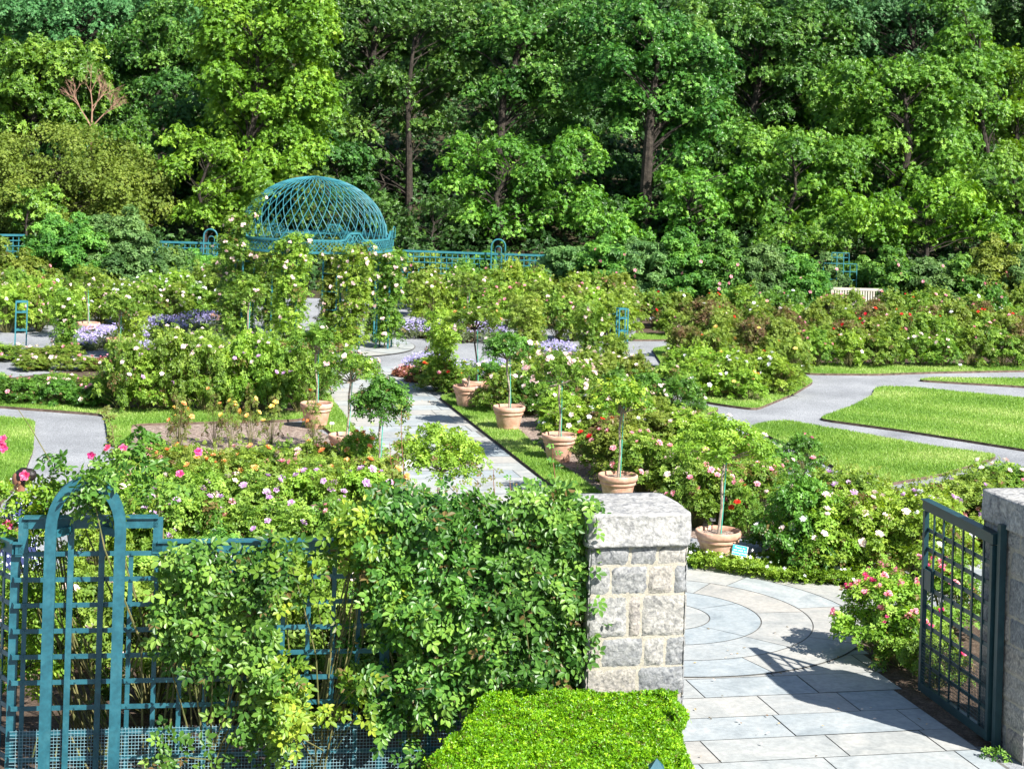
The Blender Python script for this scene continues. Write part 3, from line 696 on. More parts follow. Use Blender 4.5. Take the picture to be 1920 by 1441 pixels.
# small pointed post in front of the clipped hedge
def small_post():
    p = atY(1231, 1441, 12.1); zt = p.z + .01
    e = empty('bollard_post', (p.x, 12.1, 0), 'short teal post with pointed top in front of the clipped hedge', 'post')
    m = MB(); m.box((0, 0, (zt - .02) / 2), (.075, .075, zt - .02)); m.build('shaft', M['teal'], e)
    c = MB(); c.box((0, 0, zt - .01), (.10, .10, .022)); c.add([(-.048, -.048, zt + .001), (.048, -.048, zt + .001), (.048, .048, zt + .001), (-.048, .048, zt + .001), (0, 0, zt + .06)], [(0, 1, 4, 4), (1, 2, 4, 4), (2, 3, 4, 4), (3, 0, 4, 4)] if False else [(0, 1, 2, 3)], .5)
    c.add([(-.048, -.048, zt + .002), (.048, -.048, zt + .002), (.048, .048, zt + .002), (-.048, .048, zt + .002), (0, 0, zt + .062)], [(0, 1, 4), (1, 2, 4), (2, 3, 4), (3, 0, 4)], .5)
    c.build('cap', M['teal'], e)
small_post()

# ================================================================== CLIMBING ROSES ON THE FENCE
def vine_density(x, y):
    d = np.zeros(len(x))
    def reg(poly, val): d[inside(x, y, poly)] = val
    reg([(240, 1035), (700, 1010), (760, 1000), (800, 1330), (640, 1400), (480, 1420), (330, 1400), (280, 1200)], .62)
    reg([(240, 1040), (460, 1040), (560, 1100), (540, 1340), (360, 1330), (330, 1180), (245, 1130)], .95)
    reg([(630, 1000), (690, 955), (760, 930), (900, 940), (1000, 925), (1085, 935), (1112, 960), (1106, 1255), (1050, 1280), (900, 1290), (800, 1330), (760, 1200), (690, 1080)], 1.9)
    reg([(560, 1125), (620, 1060), (690, 1060), (700, 1240), (650, 1335), (565, 1330)], .03)
    reg([(690, 1190), (825, 1185), (825, 1220), (740, 1260), (690, 1250)], .06)
    reg([(240, 1190), (330, 1200), (340, 1340), (240, 1345)], .05)
    reg([(640, 1270), (800, 1250), (830, 1330), (760, 1370), (640, 1350)], 1.1)
    reg([(235, 1352), (430, 1352), (470, 1441), (235, 1441)], .05)
    reg([(560, 1365), (800, 1355), (800, 1441), (560, 1441)], .12)
    return d
def fence_vines():
    n = 13000; s_ = rng.uniform(-.06, 3.32, n); z = rng.uniform(.05, 2.34, n); off = rng.uniform(-.02, 1, n) ** 1 * .0 + rng.gamma(2.0, .06, n)
    p = np.stack([FA[0] + FE[0] * s_ + FN[0] * off, FA[1] + FE[1] * s_ + FN[1] * off, z], 1)
    gx_ = np.random.default_rng(31).random((60, 3)) * [3.5, 2.4, 1]; lump = np.zeros(n)
    for (cs, cz, w_) in gx_: lump = np.maximum(lump, np.exp(-(((s_ - cs) / (.13 + .08 * w_)) ** 2 + ((z - cz) / (.14 + .10 * w_)) ** 2)))
    x, y = PXv(p); d = vine_density(x, y)
    keep = rng.random(n) < np.where(d < 1.5, d * (.035 + .36 * np.clip(lump * 1.5 - .3, 0, 1)), .16 + .42 * lump); p = p[keep]; s_ = s_[keep]; off = off[keep]
    dense = (s_ < 1.75); p[dense, 0] += FN[0] * .10; p[dense, 1] += FN[1] * .10 * rng.random(dense.sum())
    defs = [(-.1, .85, 'dense glossy climbing rose on the fence right against the stone pillar', 'vine_leaf'), (.85, 1.75, 'dense climbing rose with tall shoots left of the one by the pillar', 'vine_leaf'),
            (1.75, 2.35, 'patchy yellow green climbing rose over the open lattice in mid fence', 'vine_bright'), (2.35, 3.5, 'climbing rose on the lattice just right of the fence arch', 'vine_leaf')]
    for (a, b, lab, mt) in defs:
        sc_ = s_ + rng.normal(0, .12, len(s_)); k = (sc_ >= a) & (sc_ < b); q = p[k]
        base = FP((max(a, .1) + b) / 2, 0, -.08); e = empty('climbing_rose', base, lab, 'climbing rose', 'climbing roses on the near trellis fence')
        mb = MB(); nr = np.column_stack([np.full(len(q), FN[0]), np.full(len(q), FN[1]), np.full(len(q), .75)]) + rng.normal(0, .42, (len(q), 3))
        # every seed point carries a spray of three or four leaves along a short twig
        for j in range(5):
            qq = q + rng.normal(0, .05, q.shape)
            dn = np.column_stack([rng.normal(0, .8, len(q)), rng.normal(0, .3, len(q)), -.25 + rng.normal(0, .6, len(q))])
            tint = .42 + .18 * np.sin(qq[:, 0] * 4 + qq[:, 2] * 3) + rng.normal(0, .24, len(q)) + (.35 * (rng.random(len(q)) < .05))
            low = (qq[:, 2] < .75); tint = np.where(rng.random(len(q)) < .02, 0, np.clip(tint + low * .15, .11, 1))
            scatter(mb, ROSE5N, qq - np.array(base), nr + rng.normal(0, .25, nr.shape), .095 + .07 * rng.random(len(q)), tint, dn)
        mb.build('foliage', M[mt], e)
        cn = MB(); idx = rng.choice(len(q), min(34, len(q)), replace=False)
        for i in idx:
            tgt = Vector(q[i]) - Vector(base); st = Vector((rng.normal(0, .05), rng.normal(0, .03), 0)); mid = st.lerp(tgt, .5) + Vector((rng.normal(0, .08), rng.normal(0, .03), .08))
            cn.tube([st, st.lerp(mid, .5) + Vector((0, 0, .03)), mid, mid.lerp(tgt, .5) + Vector((0, 0, .03)), tgt], [.008, .007, .006, .004, .003], 5)
        cn.build('canes', M['cane'], e)
        if a < .9:                                                       # tall shoots above the fence
            sh = MB(); lf = MB()
            for (tx, ty, bx, red) in ([(1040, 835, 1045, 1), (1000, 900, 1005, 0), (960, 895, 965, 1), (1070, 905, 1075, 0)] if a < 0 else [(757, 765, 752, 1), (900, 900, 905, 0), (930, 880, 925, 0), (735, 830, 742, 0), (860, 905, 865, 0)]):
                s1, z1 = hit(tx, ty); s0, _ = hit(bx, 1000); A = Vector(FP(s0, 1.9)) - Vector(base); B = Vector(FP(s1, z1)) - Vector(base)
                pts = [A.lerp(B, t) + Vector((.02 * math.sin(t * 5), 0, 0)) for t in np.linspace(0, 1, 7)]; sh.tube(pts, [.005, .0045, .004, .004, .0035, .003, .002], 5)
                kk = max(6, int((z1 - 1.9) / .055)); t = np.linspace(.08, 1, kk); cp = np.array([A.lerp(B, tt) for tt in t])
                dd = np.column_stack([np.where(np.arange(kk) % 2, 1, -1) * .9, rng.normal(0, .3, kk), np.full(kk, -.1)])
                scatter(lf, ROSE5N, cp, np.column_stack([rng.normal(0, .3, kk), np.full(kk, -.6), np.full(kk, .6)]), np.where(t > .55, .07, .115), .5 + rng.normal(0, .15, kk), dd)
            sh.build('shoots', M['cane_red'], e); lf.build('shoot_leaves', M['rose_red'] if a > 0 else M['vine_leaf'], e)
    # rose on the arch and the left end
    base = FP(2.95, 0, -.15); e = empty('climbing_rose', base, 'hot pink climbing rose hanging over the fence arch', 'climbing rose', 'climbing roses on the near trellis fence')
    cen = []; 
    for (x, y, r_, o_) in [(190, 880, 20, -.1), (215, 860, 22, -.15), (245, 850, 18, -.2), (160, 905, 20, 0), (200, 910, 24, .05), (180, 925, 22, .1), (232, 880, 22, -.05), (262, 875, 22, -.2), (290, 900, 24, -.25), (270, 930, 24, -.15),
                           (165, 945, 16, .1), (205, 950, 14, .1), (140, 925, 16, -.1), (110, 900, 18, -.2), (90, 880, 16, -.3), (320, 940, 24, -.3), (300, 965, 22, -.25), (255, 950, 20, -.1), (120, 940, 16, -.2), (262, 845, 14, -.3), (280, 850, 16, -.35), (172, 898, 12, .30), (190, 890, 14, .32), (160, 915, 10, .31), (182, 935, 12, .26), (215, 965, 10, .15), (160, 960, 10, .15)]:
        s1, z1 = hit(x, y); cen.append(np.array(FP(s1, z1, o_)) - np.array(base))
    mb = MB(); clumps(mb, cen, .085, 15, ROSE5N, .115, up=.5, tint=lambda p: p[:, 0] * 0 + .05); mb.build('foliage', M['vine_leaf'], e)
    cn = MB()
    for c in cen[::4]:
        c = Vector(c); cn.tube([Vector((rng.normal(0, .1) + c.x * .8, 0, 0)), Vector((c.x * .6, c.y * .5, c.z * .5)), Vector((c.x * .9, c.y, c.z * .85)), c], [.010, .009, .006, .004], 5)
    s1, z1 = hit(195, 765); T = Vector(FP(s1, z1, -.1)) - Vector(base); B = Vector(cen[1]); cn.tube([B, B.lerp(T, .5) + Vector((.02, 0, 0)), T], [.005, .004, .003], 5)
    s1, z1 = hit(30, 775); T2 = Vector(FP(s1, z1, -.2)) - Vector(base); B2 = Vector(cen[14]); cn.tube([B2, B2.lerp(T2, .5) + Vector((-.03, 0, .06)), T2], [.005, .004, .003], 5)
    cn.build('canes', M['cane'], e)
    lf = MB(); t = np.linspace(.1, 1, 14); q = np.array([B.lerp(T, x) for x in t]); scatter(lf, ROSE5N, q, rng.normal(0, .4, q.shape) + [0, -.6, .6], .085, .4)
    lf.build('shoot_leaves', M['rose_red'], e)
    for (x, y) in ((170, 857), (202, 846), (230, 845), (337, 905), (372, 862)):
        s1, z1 = hit(x, y); put_bloom(e, 'hot', Vector(FP(s1, z1, -.12 if x < 300 else -.35)) - Vector(base), .070, (0, -1, .4))
    base = FP(3.85, 0, -.5); e = empty('climbing_rose', base, 'sprawling rose with hot pink blooms at the left end behind the fence', 'climbing rose', 'climbing roses on the near trellis fence')
    cen = []
    for i in range(60):
        x = rng.uniform(-30, 120); y = rng.uniform(935, 1330); s1, z1 = hit(x, y); cen.append(np.array(FP(s1, z1, -.25 - .3 * rng.random())) - np.array(base))
    for i in range(34):
        x = rng.uniform(-20, 118); y = 922 + 120 * rng.random() ** .8; s1, z1 = hit(x, y); cen.append(np.array(FP(s1, z1, -.22 - .2 * rng.random())) - np.array(base))
    mb = MB(); clumps(mb, cen, .08, 9, ROSE5N, .10, up=.4); mb.build('foliage', M['vine_bright'], e)
    cn = MB()
    for c in cen[::3]: cn.tube([Vector((rng.normal(0, .25), rng.normal(0, .1), 0)), Vector(c) * .6, Vector(c)], [.008, .006, .004], 5)
    cn.build('canes', M['cane'], e)
    for (x, y) in ((41, 905), (0, 838), (-2, 850), (8, 1000)):
        s1, z1 = hit(x, y); put_bloom(e, 'hot', Vector(FP(s1, z1, -.3)) - Vector(base), .085, (0, -1, .4))
fence_vines()

# ================================================================== CLIPPED BOXWOOD
def boxwood():
    H = .82; bl = np.array(G(915, 1290, H)); br = np.array(G(1268, 1290, H)); fr = np.array(G(1290, 1478, H)); fl = np.array(G(758, 1478, H))
    corners = [bl, br, fr, fl]; e = empty('clipped_hedge', (*np.mean(corners, 0), 0), 'bright green clipped boxwood hedge in front of the stone pillar', 'hedge')
    c0 = np.array([*np.mean(corners, 0), 0]); poly = [tuple(c) for c in corners]
    x0, y0 = np.min(corners, 0); x1, y1 = np.max(corners, 0)
    def lumps(x, y): return .022 * np.sin(x * 5.1 + 2 * np.sin(y * 3)) + .018 * np.sin(x * 13 + y * 4) + .014 * np.sin(y * 17 - x * 6) + .01 * np.sin(x * 31 + 3 * np.sin(y * 20))
    n = 90000; q = rng.random((n, 2)) * [x1 - x0, y1 - y0] + [x0, y0]; q = q[inside(q[:, 0], q[:, 1], poly)]
    ctr = np.mean(corners, 0)
    dep = rng.gamma(1.5, .012, len(q)); ed = np.full(len(q), 9.)
    for i in range(4):
        a_, b_ = np.array(corners[i]), np.array(corners[(i + 1) % 4]); nn_ = np.array([(b_ - a_)[1], -(b_ - a_)[0]]) / np.linalg.norm(b_ - a_); ed = np.minimum(ed, np.abs((q - a_) @ nn_))
    z = H + lumps(q[:, 0], q[:, 1]) - dep * 1.6 - .09 * np.exp(-ed / .07)
    P3 = [np.column_stack([q, z])]; N3 = [np.column_stack([np.zeros(len(q)), np.zeros(len(q)), np.ones(len(q))])]
    for i in range(4):
        a, b = corners[i], corners[(i + 1) % 4]; L_ = np.linalg.norm(b - a); m_ = int(L_ * H * 13000); t = rng.random(m_); zz = rng.random(m_) * H
        nn = np.array([(b - a)[1], -(b - a)[0]]) / L_
        if (ctr - a) @ nn > 0: nn = -nn
        o_ = lumps(t * L_ + i, zz * 1.3) * 1.4 - rng.gamma(1.5, .012, m_) - .05 * np.clip((zz - H + .1) / .1, 0, 1) ** 2
        p = a + (b - a) * t[:, None] + nn * o_[:, None]; P3.append(np.column_stack([p, zz])); N3.append(np.column_stack([np.tile(nn, (m_, 1)), np.full(m_, .3)]))
    p = np.concatenate(P3) - c0; nr = np.concatenate(N3)
    mb = MB(); tint = .5 + .14 * np.sin(p[:, 0] * 9) * np.sin(p[:, 1] * 8 + 1) + rng.normal(0, .2, len(p))
    tint -= np.clip(rng.normal(0, .2, len(p)), 0, 1); scatter(mb, TUFT3, p, nr * .35 + rng.normal(0, .6, p.shape), .017 + .011 * rng.random(len(p)), tint)
    k = 900; sel = rng.choice(len(p), k); pp = p[sel] + nr[sel] * (.02 + .03 * rng.random(k))[:, None]                # stray new shoots
    scatter(mb, TUFT3, pp, nr[sel] + rng.normal(0, .4, pp.shape), .02, .9)
    mb.build('foliage', M['box_leaf'], e)
    core = MB(); s_ = np.array([(ctr + (np.array(c) - ctr) * .93) for c in corners]) - ctr
    v = [(*c, .0) for c in s_] + [(*c, H - .07) for c in s_]; core.add(v, [(4, 5, 6, 7), (0, 1, 5, 4), (1, 2, 6, 5), (2, 3, 7, 6), (3, 0, 4, 7)], .1)
    core.build('inner_twigs', M['cane'], e)
boxwood()

# ================================================================== TERRACOTTA POTS AND TREE ROSES
def pot_parts():
    b = MB(); b.lathe([(.0, .0), (.165, .0), (.175, .012), (.186, .075), (.194, .085), (.192, .10), (.198, .112), (.232, .29), (.236, .305)], 40); body = b.mesh('body', M['terracotta'], True)
    r = MB(); r.lathe([(.234, .300), (.250, .308), (.256, .325), (.254, .345), (.248, .352), (.262, .360), (.276, .375), (.282, .40), (.284, .435), (.276, .448), (.262, .450), (.250, .443), (.244, .41), (.24, .385)], 40); rim = r.mesh('rim', M['terracotta'], True)
    s_ = MB(); g_ = np.random.default_rng(2); n = 9; v = [(0, 0, .405)]; f = []
    for k in range(1, 5):
        for j in range(24): t = 2 * PI * j / 24; v.append((.061 * k * math.cos(t), .061 * k * math.sin(t), .400 + g_.normal(0, .006)))
    for j in range(24): s_t = (0, 1 + j, 1 + (j + 1) % 24)
    s_.add(v, [(1 + 24 * k + j, 1 + 24 * k + (j + 1) % 24, 1 + 24 * (k + 1) + (j + 1) % 24, 1 + 24 * (k + 1) + j) for k in range(3) for j in range(24)], .5)
    s_.add([v[0]] + v[1:25], [(0, 1 + j, 1 + (j + 1) % 24) for j in range(24)], .5)
    return body, rim, s_.mesh('potting_soil', M['mulch'], True)
POT = pot_parts()
def pot(x, y, label, s=1.0):
    p = G(x, y); e = empty('terracotta_pot', (p[0], p[1], .0), label, 'pot', 'terracotta pots with tree roses', rng.random() * 6, s)
    for nm, me in zip(('body', 'rim', 'potting_soil'), POT): link(nm, me, e)
    return p
def tree_rose(x, y, label, mat, rx=.42, hc=1.42, lean=(0, 0), blooms='pale', nb=6, bs=.085, z0=.40, trunk='bark_pale', stake=True, flat=.55, ncl=34, nper=26, cluster=False, droop=0.0, rad=.13):
    p = G(x, y); e = empty('tree_rose', (p[0], p[1], 0), label, 'tree rose', 'tree roses standing in pots')
    top = Vector((lean[0], lean[1], hc - .22)); t = MB()
    pts = [Vector((0, 0, z0)), Vector((lean[0] * .2 + .02, 0, z0 + (hc - z0) * .3)), Vector((lean[0] * .7 - .012, lean[1] * .6, z0 + (hc - z0) * .6)), top]
    t.tube(pts, [.020, .017, .016, .018], 7)
    cen = []
    for i in range(ncl):
        a = 2.4 * i + rng.normal(0, .3); q = math.sqrt((i + .5) / ncl); d = Vector((math.cos(a) * q * rx, math.sin(a) * q * rx, .24 * (1 - q * q) * flat * 2 - .10 - droop * q * q + rng.normal(0, .06)))
        if i % 4 == 0: d.z -= .12
        c = Vector((top.x, top.y, hc)) + d; cen.append(tuple(c))
        if i % 2 == 0: t.tube([top, top.lerp(c, .5) + Vector((0, 0, .02)), c], [.010, .007, .004], 5)
    t.build('trunk', M[trunk], e)
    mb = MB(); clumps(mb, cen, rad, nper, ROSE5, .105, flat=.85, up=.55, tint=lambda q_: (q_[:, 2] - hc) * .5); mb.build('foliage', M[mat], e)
    if stake:
        s_ = MB(); s_.tube([(.032, -.01, z0), (.036 + lean[0] * .8, lean[1] * .8, hc - .12)], .0075, 6)
        s_.build('stake', M['stake'], e)
    order = sorted(cen, key=lambda c: -c[2] + .3 * c[1]); random.shuffle(order)
    for c in order[:nb]:
        n_ = (Vector(c) - top).normalized() + Vector((0, -.3, .3)); n_.normalize(); put_bloom(e, random.choice(blooms) if isinstance(blooms, (list, tuple)) else blooms, Vector(c) + n_ * rad, bs * (.8 + .5 * rng.random()), n_, cluster)
    return e
# pots: the base pixel and the words that tell it
pot(592, 803, 'terracotta pot at the left edge of the stone walk, tallest to be seen whole'); tree_rose(592, 803, 'slim tree rose with small leafy crown in the left pot by the tall hedge', 'rose_leaf', .40, 1.50, (-.04, 0), 'pale', 3)
pot(648, 868, 'terracotta pot with only its rim showing above the rose bed'); tree_rose(648, 868, 'pale pink tree rose in the half hidden pot left of the walk', 'rose_leaf', .46, 1.47, (.04, .05), 'pale', 12, cluster=True, bs=.06)
pot(706, 945, 'terracotta pot hidden under the compact tree rose beside the walk'); tree_rose(706, 945, 'compact round crowned tree rose without blooms left of the walk', 'rose_dark', .36, 1.44, (.03, 0), 'pale', 0, nper=36, ncl=30)
pot(812, 1085, 'terracotta pot behind the vine nearest the walk'); tree_rose(812, 1085, 'broad pale green tree rose in front of the stone walk', 'rose_lime', .52, 1.46, (.06, 0), 'white', 2, ncl=46)
pot(876, 767, 'terracotta pot furthest along the right side of the walk, plain and shaded'); tree_rose(876, 767, 'short young rose with few leaves in the far right pot', 'rose_leaf', .14, .72, (.02, 0), 'pale', 1, ncl=7, nper=14, stake=False)
pot(953, 809, 'terracotta pot standing on turf right of the walk, second from the far end'); tree_rose(953, 809, 'tree rose with small dark crown and bent pale trunk right of the walk', 'rose_dark', .34, 1.47, (-.06, 0), 'pale', 2, nper=34)
pot(1047, 866, 'terracotta pot on turf right of the walk under the pink laden tree rose'); tree_rose(1047, 866, 'tree rose laden with pale pink bloom clusters right of the walk', 'rose_leaf', .55, 1.46, (-.02, 0), 'pale', 20, cluster=True, bs=.075, droop=.10)
pot(1157, 948, 'terracotta pot just behind the capped stone pillar'); tree_rose(1157, 948, 'tree rose with loose yellowing crown behind the stone pillar', 'vine_bright', .40, 1.52, (.02, 0), 'pale', 1, nper=20, droop=.0)
pot(1345, 1062, 'largest looking terracotta pot beside the small teal sign'); tree_rose(1345, 1062, 'broad yellow green tree rose in the pot beside the teal sign', 'rose_lime', .56, 1.50, (.06, .05), ['pink', 'pale'], 3, ncl=52, droop=.06)
pot(892, 755, 'terracotta pot hidden among roses behind the shaded pot'); tree_rose(892, 755, 'tall tree rose with orange and pale blooms right of the pavilion', 'rose_leaf', .52, 1.62, (-.06, 0), ['pale', 'orange'], 12, cluster=True, bs=.055, trunk='bark')
for (x, y, lab, kw) in ((164, 640, 'far tree rose in the pot among lilac flowers at the left', dict(rx=.44, hc=1.5, lean=(-.08, 0), nb=6)), (255, 578, 'far tree rose with white blooms left of the pavilion', dict(rx=.44, hc=1.25, nb=10)),
                        (412, 622, 'far tree rose with tall crown beside the pavilion', dict(rx=.40, hc=1.6, nb=5)), (461, 684, 'tree rose with dense crown in front of the pavilion', dict(rx=.34, hc=1.62, lean=(.03, 0), nb=3)),
                        (875, 640, 'far tree rose with round crown right of the pavilion', dict(rx=.44, hc=1.45, nb=4)), (222, 672, 'far tree rose above the small pot at the left', dict(rx=.36, hc=1.15, nb=8))):
    pot(x, y, 'distant terracotta pot of the ' + lab[4:] if lab.startswith('far') else 'terracotta pot of the ' + lab)
    kw2 = dict(kw); tree_rose(x, y, lab, 'rose_leaf', blooms='pale', cluster=True, bs=.06, **kw2)

# ================================================================== ROSE BEDS
rows('roses of the tall hedge', 'rose in the tall rose hedge', [
    dict(a=(205, 772), b=(585, 776), n=8, h=1.22, r=.52, proto=['green', 'green', 'lime'], blooms=['pale', 'lilac'], nb=5),
    dict(a=(212, 748), b=(590, 750), n=8, h=1.02, r=.52, proto='green', blooms=['pale', 'lilac'], nb=6),
    dict(a=(240, 724), b=(570, 724), n=7, h=.78, r=.50, proto=['green', 'dark'], blooms=['pale', 'lilac'], nb=6)])
rows('low roses at the left', 'low rose beside the left gravel', [
    dict(a=(-20, 756), b=(205, 766), n=7, h=.44, r=.38, proto='dark', blooms=['pink', 'pale'], nb=2, bs=.08),
    dict(a=(60, 742), b=(215, 749), n=4, h=.42, r=.38, proto=['dark', 'green'], blooms=['pink', 'pale'], nb=2, bs=.09)])
rows('low roses on the left island', 'spreading rose on the left gravel island', [
    dict(a=(20, 692), b=(165, 696), n=4, h=.30, r=.34, proto='olive', blooms=['pink', 'pale'], nb=2, bs=.08),
    dict(a=(-20, 676), b=(150, 680), n=5, h=.32, r=.38, proto=['olive', 'green'], blooms=['pale', 'pink'], nb=1.5, bs=.08)])
rows('orange roses in mulch', 'straggly rose on pink mulch', [
    dict(a=(290, 846), b=(480, 850), n=2, h=.80, r=.30, proto='thin', blooms=['orange', 'yellow'], nb=1.5, bs=.08),
    dict(a=(300, 836), b=(610, 836), n=5, h=.78, r=.28, proto='thin', blooms=['orange', 'yellow'], nb=2, bs=.08)], name='orange_rose')
rows('wide rose bed behind the fence', 'rose in the bed behind the fence', [
    dict(a=(250, 1330), b=(800, 1330), n=5, h=1.05, r=.55, proto=['dark', 'green'], blooms=['white', 'pale'], nb=2),
    dict(a=(235, 1200), b=(900, 1200), n=6, h=.95, r=.56, proto=['green', 'dark'], blooms=['pale', 'white'], nb=4),
    dict(a=(235, 1100), b=(830, 1110), n=7, h=.90, r=.52, proto=['green', 'dark', 'lime'], blooms=['lilac', 'lilac', 'pink'], nb=7),
    dict(a=(240, 1025), b=(790, 1035), n=8, h=.86, r=.50, proto=['green', 'lime'], blooms=['lilac', 'lilac', 'pale'], nb=6),
    dict(a=(255, 968), b=(740, 978), n=8, h=.80, r=.48, proto=['olive', 'green', 'lime'], blooms=['orange', 'lilac', 'pink'], nb=5)])
rows('roses edging the mulch', 'low rose edging the pink mulch', [
    dict(a=(262, 925), b=(700, 932), n=8, h=.66, r=.46, proto=['olive', 'green', 'lime'], blooms=['orange', 'pale', 'pink'], nb=4)])
rows('roses by the visitor', 'rose near the visitor', [
    dict(a=(-20, 1260), b=(235, 1250), n=3, h=.92, r=.48, proto='green', blooms=['pale'], nb=2),
    dict(a=(170, 1130), b=(240, 1080), n=2, h=.85, r=.40, proto='lime', blooms=['pale'], nb=1)])
rows('roses right of the walk', 'rose behind the pots right of walk', [
    dict(a=(1250, 980), b=(1400, 1000), n=2, h=.80, r=.46, proto=['green'], blooms=['pink', 'pale'], nb=8),
    dict(a=(1180, 930), b=(1450, 980), n=4, h=.80, r=.52, proto=['green', 'dark'], blooms=['pink', 'pale'], nb=7),
    dict(a=(1100, 885), b=(1460, 945), n=6, h=.76, r=.52, proto=['red', 'olive', 'olive', 'green', 'lime', 'dark'], zoned=True, blooms=['pink', 'pale', 'red'], nb=5),
    dict(a=(1000, 835), b=(1385, 872), n=7, h=.68, r=.50, proto=['lime', 'lime', 'red', 'olive', 'olive', 'lime', 'lime'], zoned=True, blooms=['white', 'pale', 'pale'], nb=3),
    dict(a=(1020, 800), b=(1290, 815), n=5, h=.66, r=.48, proto=['lime', 'olive', 'lime', 'olive', 'lime'], zoned=True, blooms=['white', 'pale'], nb=3)])
rows('dark roses beyond the walk turf', 'rose beyond the turf by the walk', [
    dict(a=(905, 775), b=(1290, 785), n=7, h=.78, r=.48, proto=['dark', 'green'], blooms=['pale', 'pale'], nb=3),
    dict(a=(905, 750), b=(1270, 762), n=7, h=.82, r=.48, proto=['dark', 'green', 'olive'], blooms=['pale', 'pale'], nb=3),
    dict(a=(1080, 732), b=(1210, 738), n=3, h=.70, r=.46, proto=['olive', 'green'], blooms=['pale', 'pale'], nb=3)])
rows('roses before the gravel at the right', 'big rose beyond the round landing', [
    dict(a=(1490, 1072), b=(1740, 1088), n=5, h=.98, r=.56, proto=['dark', 'green', 'lime'], blooms=['white', 'pale', 'lilac'], nb=6),
    dict(a=(1470, 1045), b=(1800, 1060), n=5, h=.92, r=.58, proto=['green', 'lime', 'green'], blooms=['lilac', 'lilac', 'pale'], nb=6, bs=.08),
    dict(a=(1510, 1018), b=(1980, 1022), n=6, h=.80, r=.56, proto=['green', 'lime', 'green', 'olive'], blooms=['pink', 'lilac', 'lilac'], nb=6, bs=.08),
    dict(a=(1780, 985), b=(2020, 975), n=3, h=.80, r=.55, proto=['green', 'olive'], blooms=['white', 'pale'], nb=3)])
for (x, y, h, r, pr, lab) in ((1500, 905, .70, .36, 'dark', 'dark green rose bush reaching over the gravel by the triangular lawn'), (1395, 1005, .6, .25, 'green', 'little green rose bush right of the big pot')):
    p = G(x, y); bush(p[0], p[1], h, r, pr, lab, None, ['pink', 'red'], 3)
rows('pointed bed roses', 'rose in the pointed turf edged bed', [
    dict(a=(1275, 738), b=(1415, 756), n=4, h=.72, r=.42, proto='lime', blooms=['yellow', 'white'], nb=3),
    dict(a=(1262, 718), b=(1478, 742), n=6, h=.78, r=.44, proto='lime', blooms=['yellow', 'white'], nb=2),
    dict(a=(1268, 695), b=(1505, 715), n=6, h=.95, r=.44, proto=['olive', 'red', 'red', 'olive', 'red', 'red'], blooms=['red', 'yellow'], nb=1),
    dict(a=(1270, 672), b=(1490, 700), n=6, h=1.05, r=.46, proto=['olive', 'red'], blooms=['red', 'pale'], nb=1)])
rows('long bed at the right', 'rose in the long right bed', [
    dict(a=(1515, 690), b=(1935, 689), n=9, h=.84, r=.46, proto=['green', 'lime', 'red', 'green', 'green'], blooms=['pale', 'pink'], nb=2),
    dict(a=(1460, 670), b=(1950, 668), n=10, h=.92, r=.48, proto=['olive', 'green', 'red', 'green'], blooms=['red', 'pale', 'pink'], nb=2),
    dict(a=(1330, 650), b=(1960, 648), n=12, h=.92, r=.50, proto=['olive', 'green', 'red'], blooms=['red', 'white', 'white'], nb=3),
    dict(a=(1230, 632), b=(1970, 628), n=14, h=.80, r=.52, proto=['green', 'olive', 'green', 'red'], blooms=['white', 'pink', 'pale'], nb=2),
    dict(a=(1200, 616), b=(1980, 614), n=15, h=1.02, r=.52, proto=['green', 'dark', 'olive'], blooms=['pink', 'red', 'white'], nb=2)])
rows('roses right of the pavilion', 'rose right of the domed pavilion', [
    dict(a=(960, 640), b=(1190, 640), n=5, h=1.05, r=.55, proto=['lime', 'olive', 'green'], blooms=['pale', 'pink'], nb=3),
    dict(a=(790, 612), b=(1190, 618), n=8, h=1.15, r=.62, proto=['green', 'lime', 'olive'], blooms=['pale', 'pink'], nb=5),
    dict(a=(770, 594), b=(1190, 600), n=8, h=1.28, r=.66, proto=['green', 'lime', 'olive'], blooms=['pale', 'pink'], nb=4),
    dict(a=(780, 580), b=(1100, 584), n=6, h=1.15, r=.66, proto=['olive', 'green', 'shrub'], blooms=['pale', 'pink'], nb=2)])
rows('roses left of the pavilion', 'rose left of the domed pavilion', [
    dict(a=(-10, 625), b=(90, 622), n=3, h=1.0, r=.50, proto='lime', blooms=['pale', 'pink'], nb=4, cl=True, bs=.06),
    dict(a=(0, 612), b=(480, 602), n=10, h=1.0, r=.56, proto=['lime', 'green'], blooms=['pale', 'white', 'pale'], nb=7),
    dict(a=(10, 595), b=(490, 588), n=10, h=1.10, r=.58, proto=['green', 'lime', 'olive'], blooms=['pale', 'white'], nb=6),
    dict(a=(0, 580), b=(500, 574), n=9, h=1.25, r=.60, proto=['olive', 'green', 'shrub'], blooms=['pale', 'pink'], nb=2)])
rows('low roses by the pavilion walk', 'low rose where walk meets pavilion paving', [
    dict(a=(800, 735), b=(880, 738), n=2, h=.45, r=.42, proto=['green', 'olive'], blooms=['pink', 'red'], nb=3),
    dict(a=(790, 718), b=(880, 722), n=2, h=.42, r=.42, proto=['green'], blooms=['red', 'pink'], nb=2)])
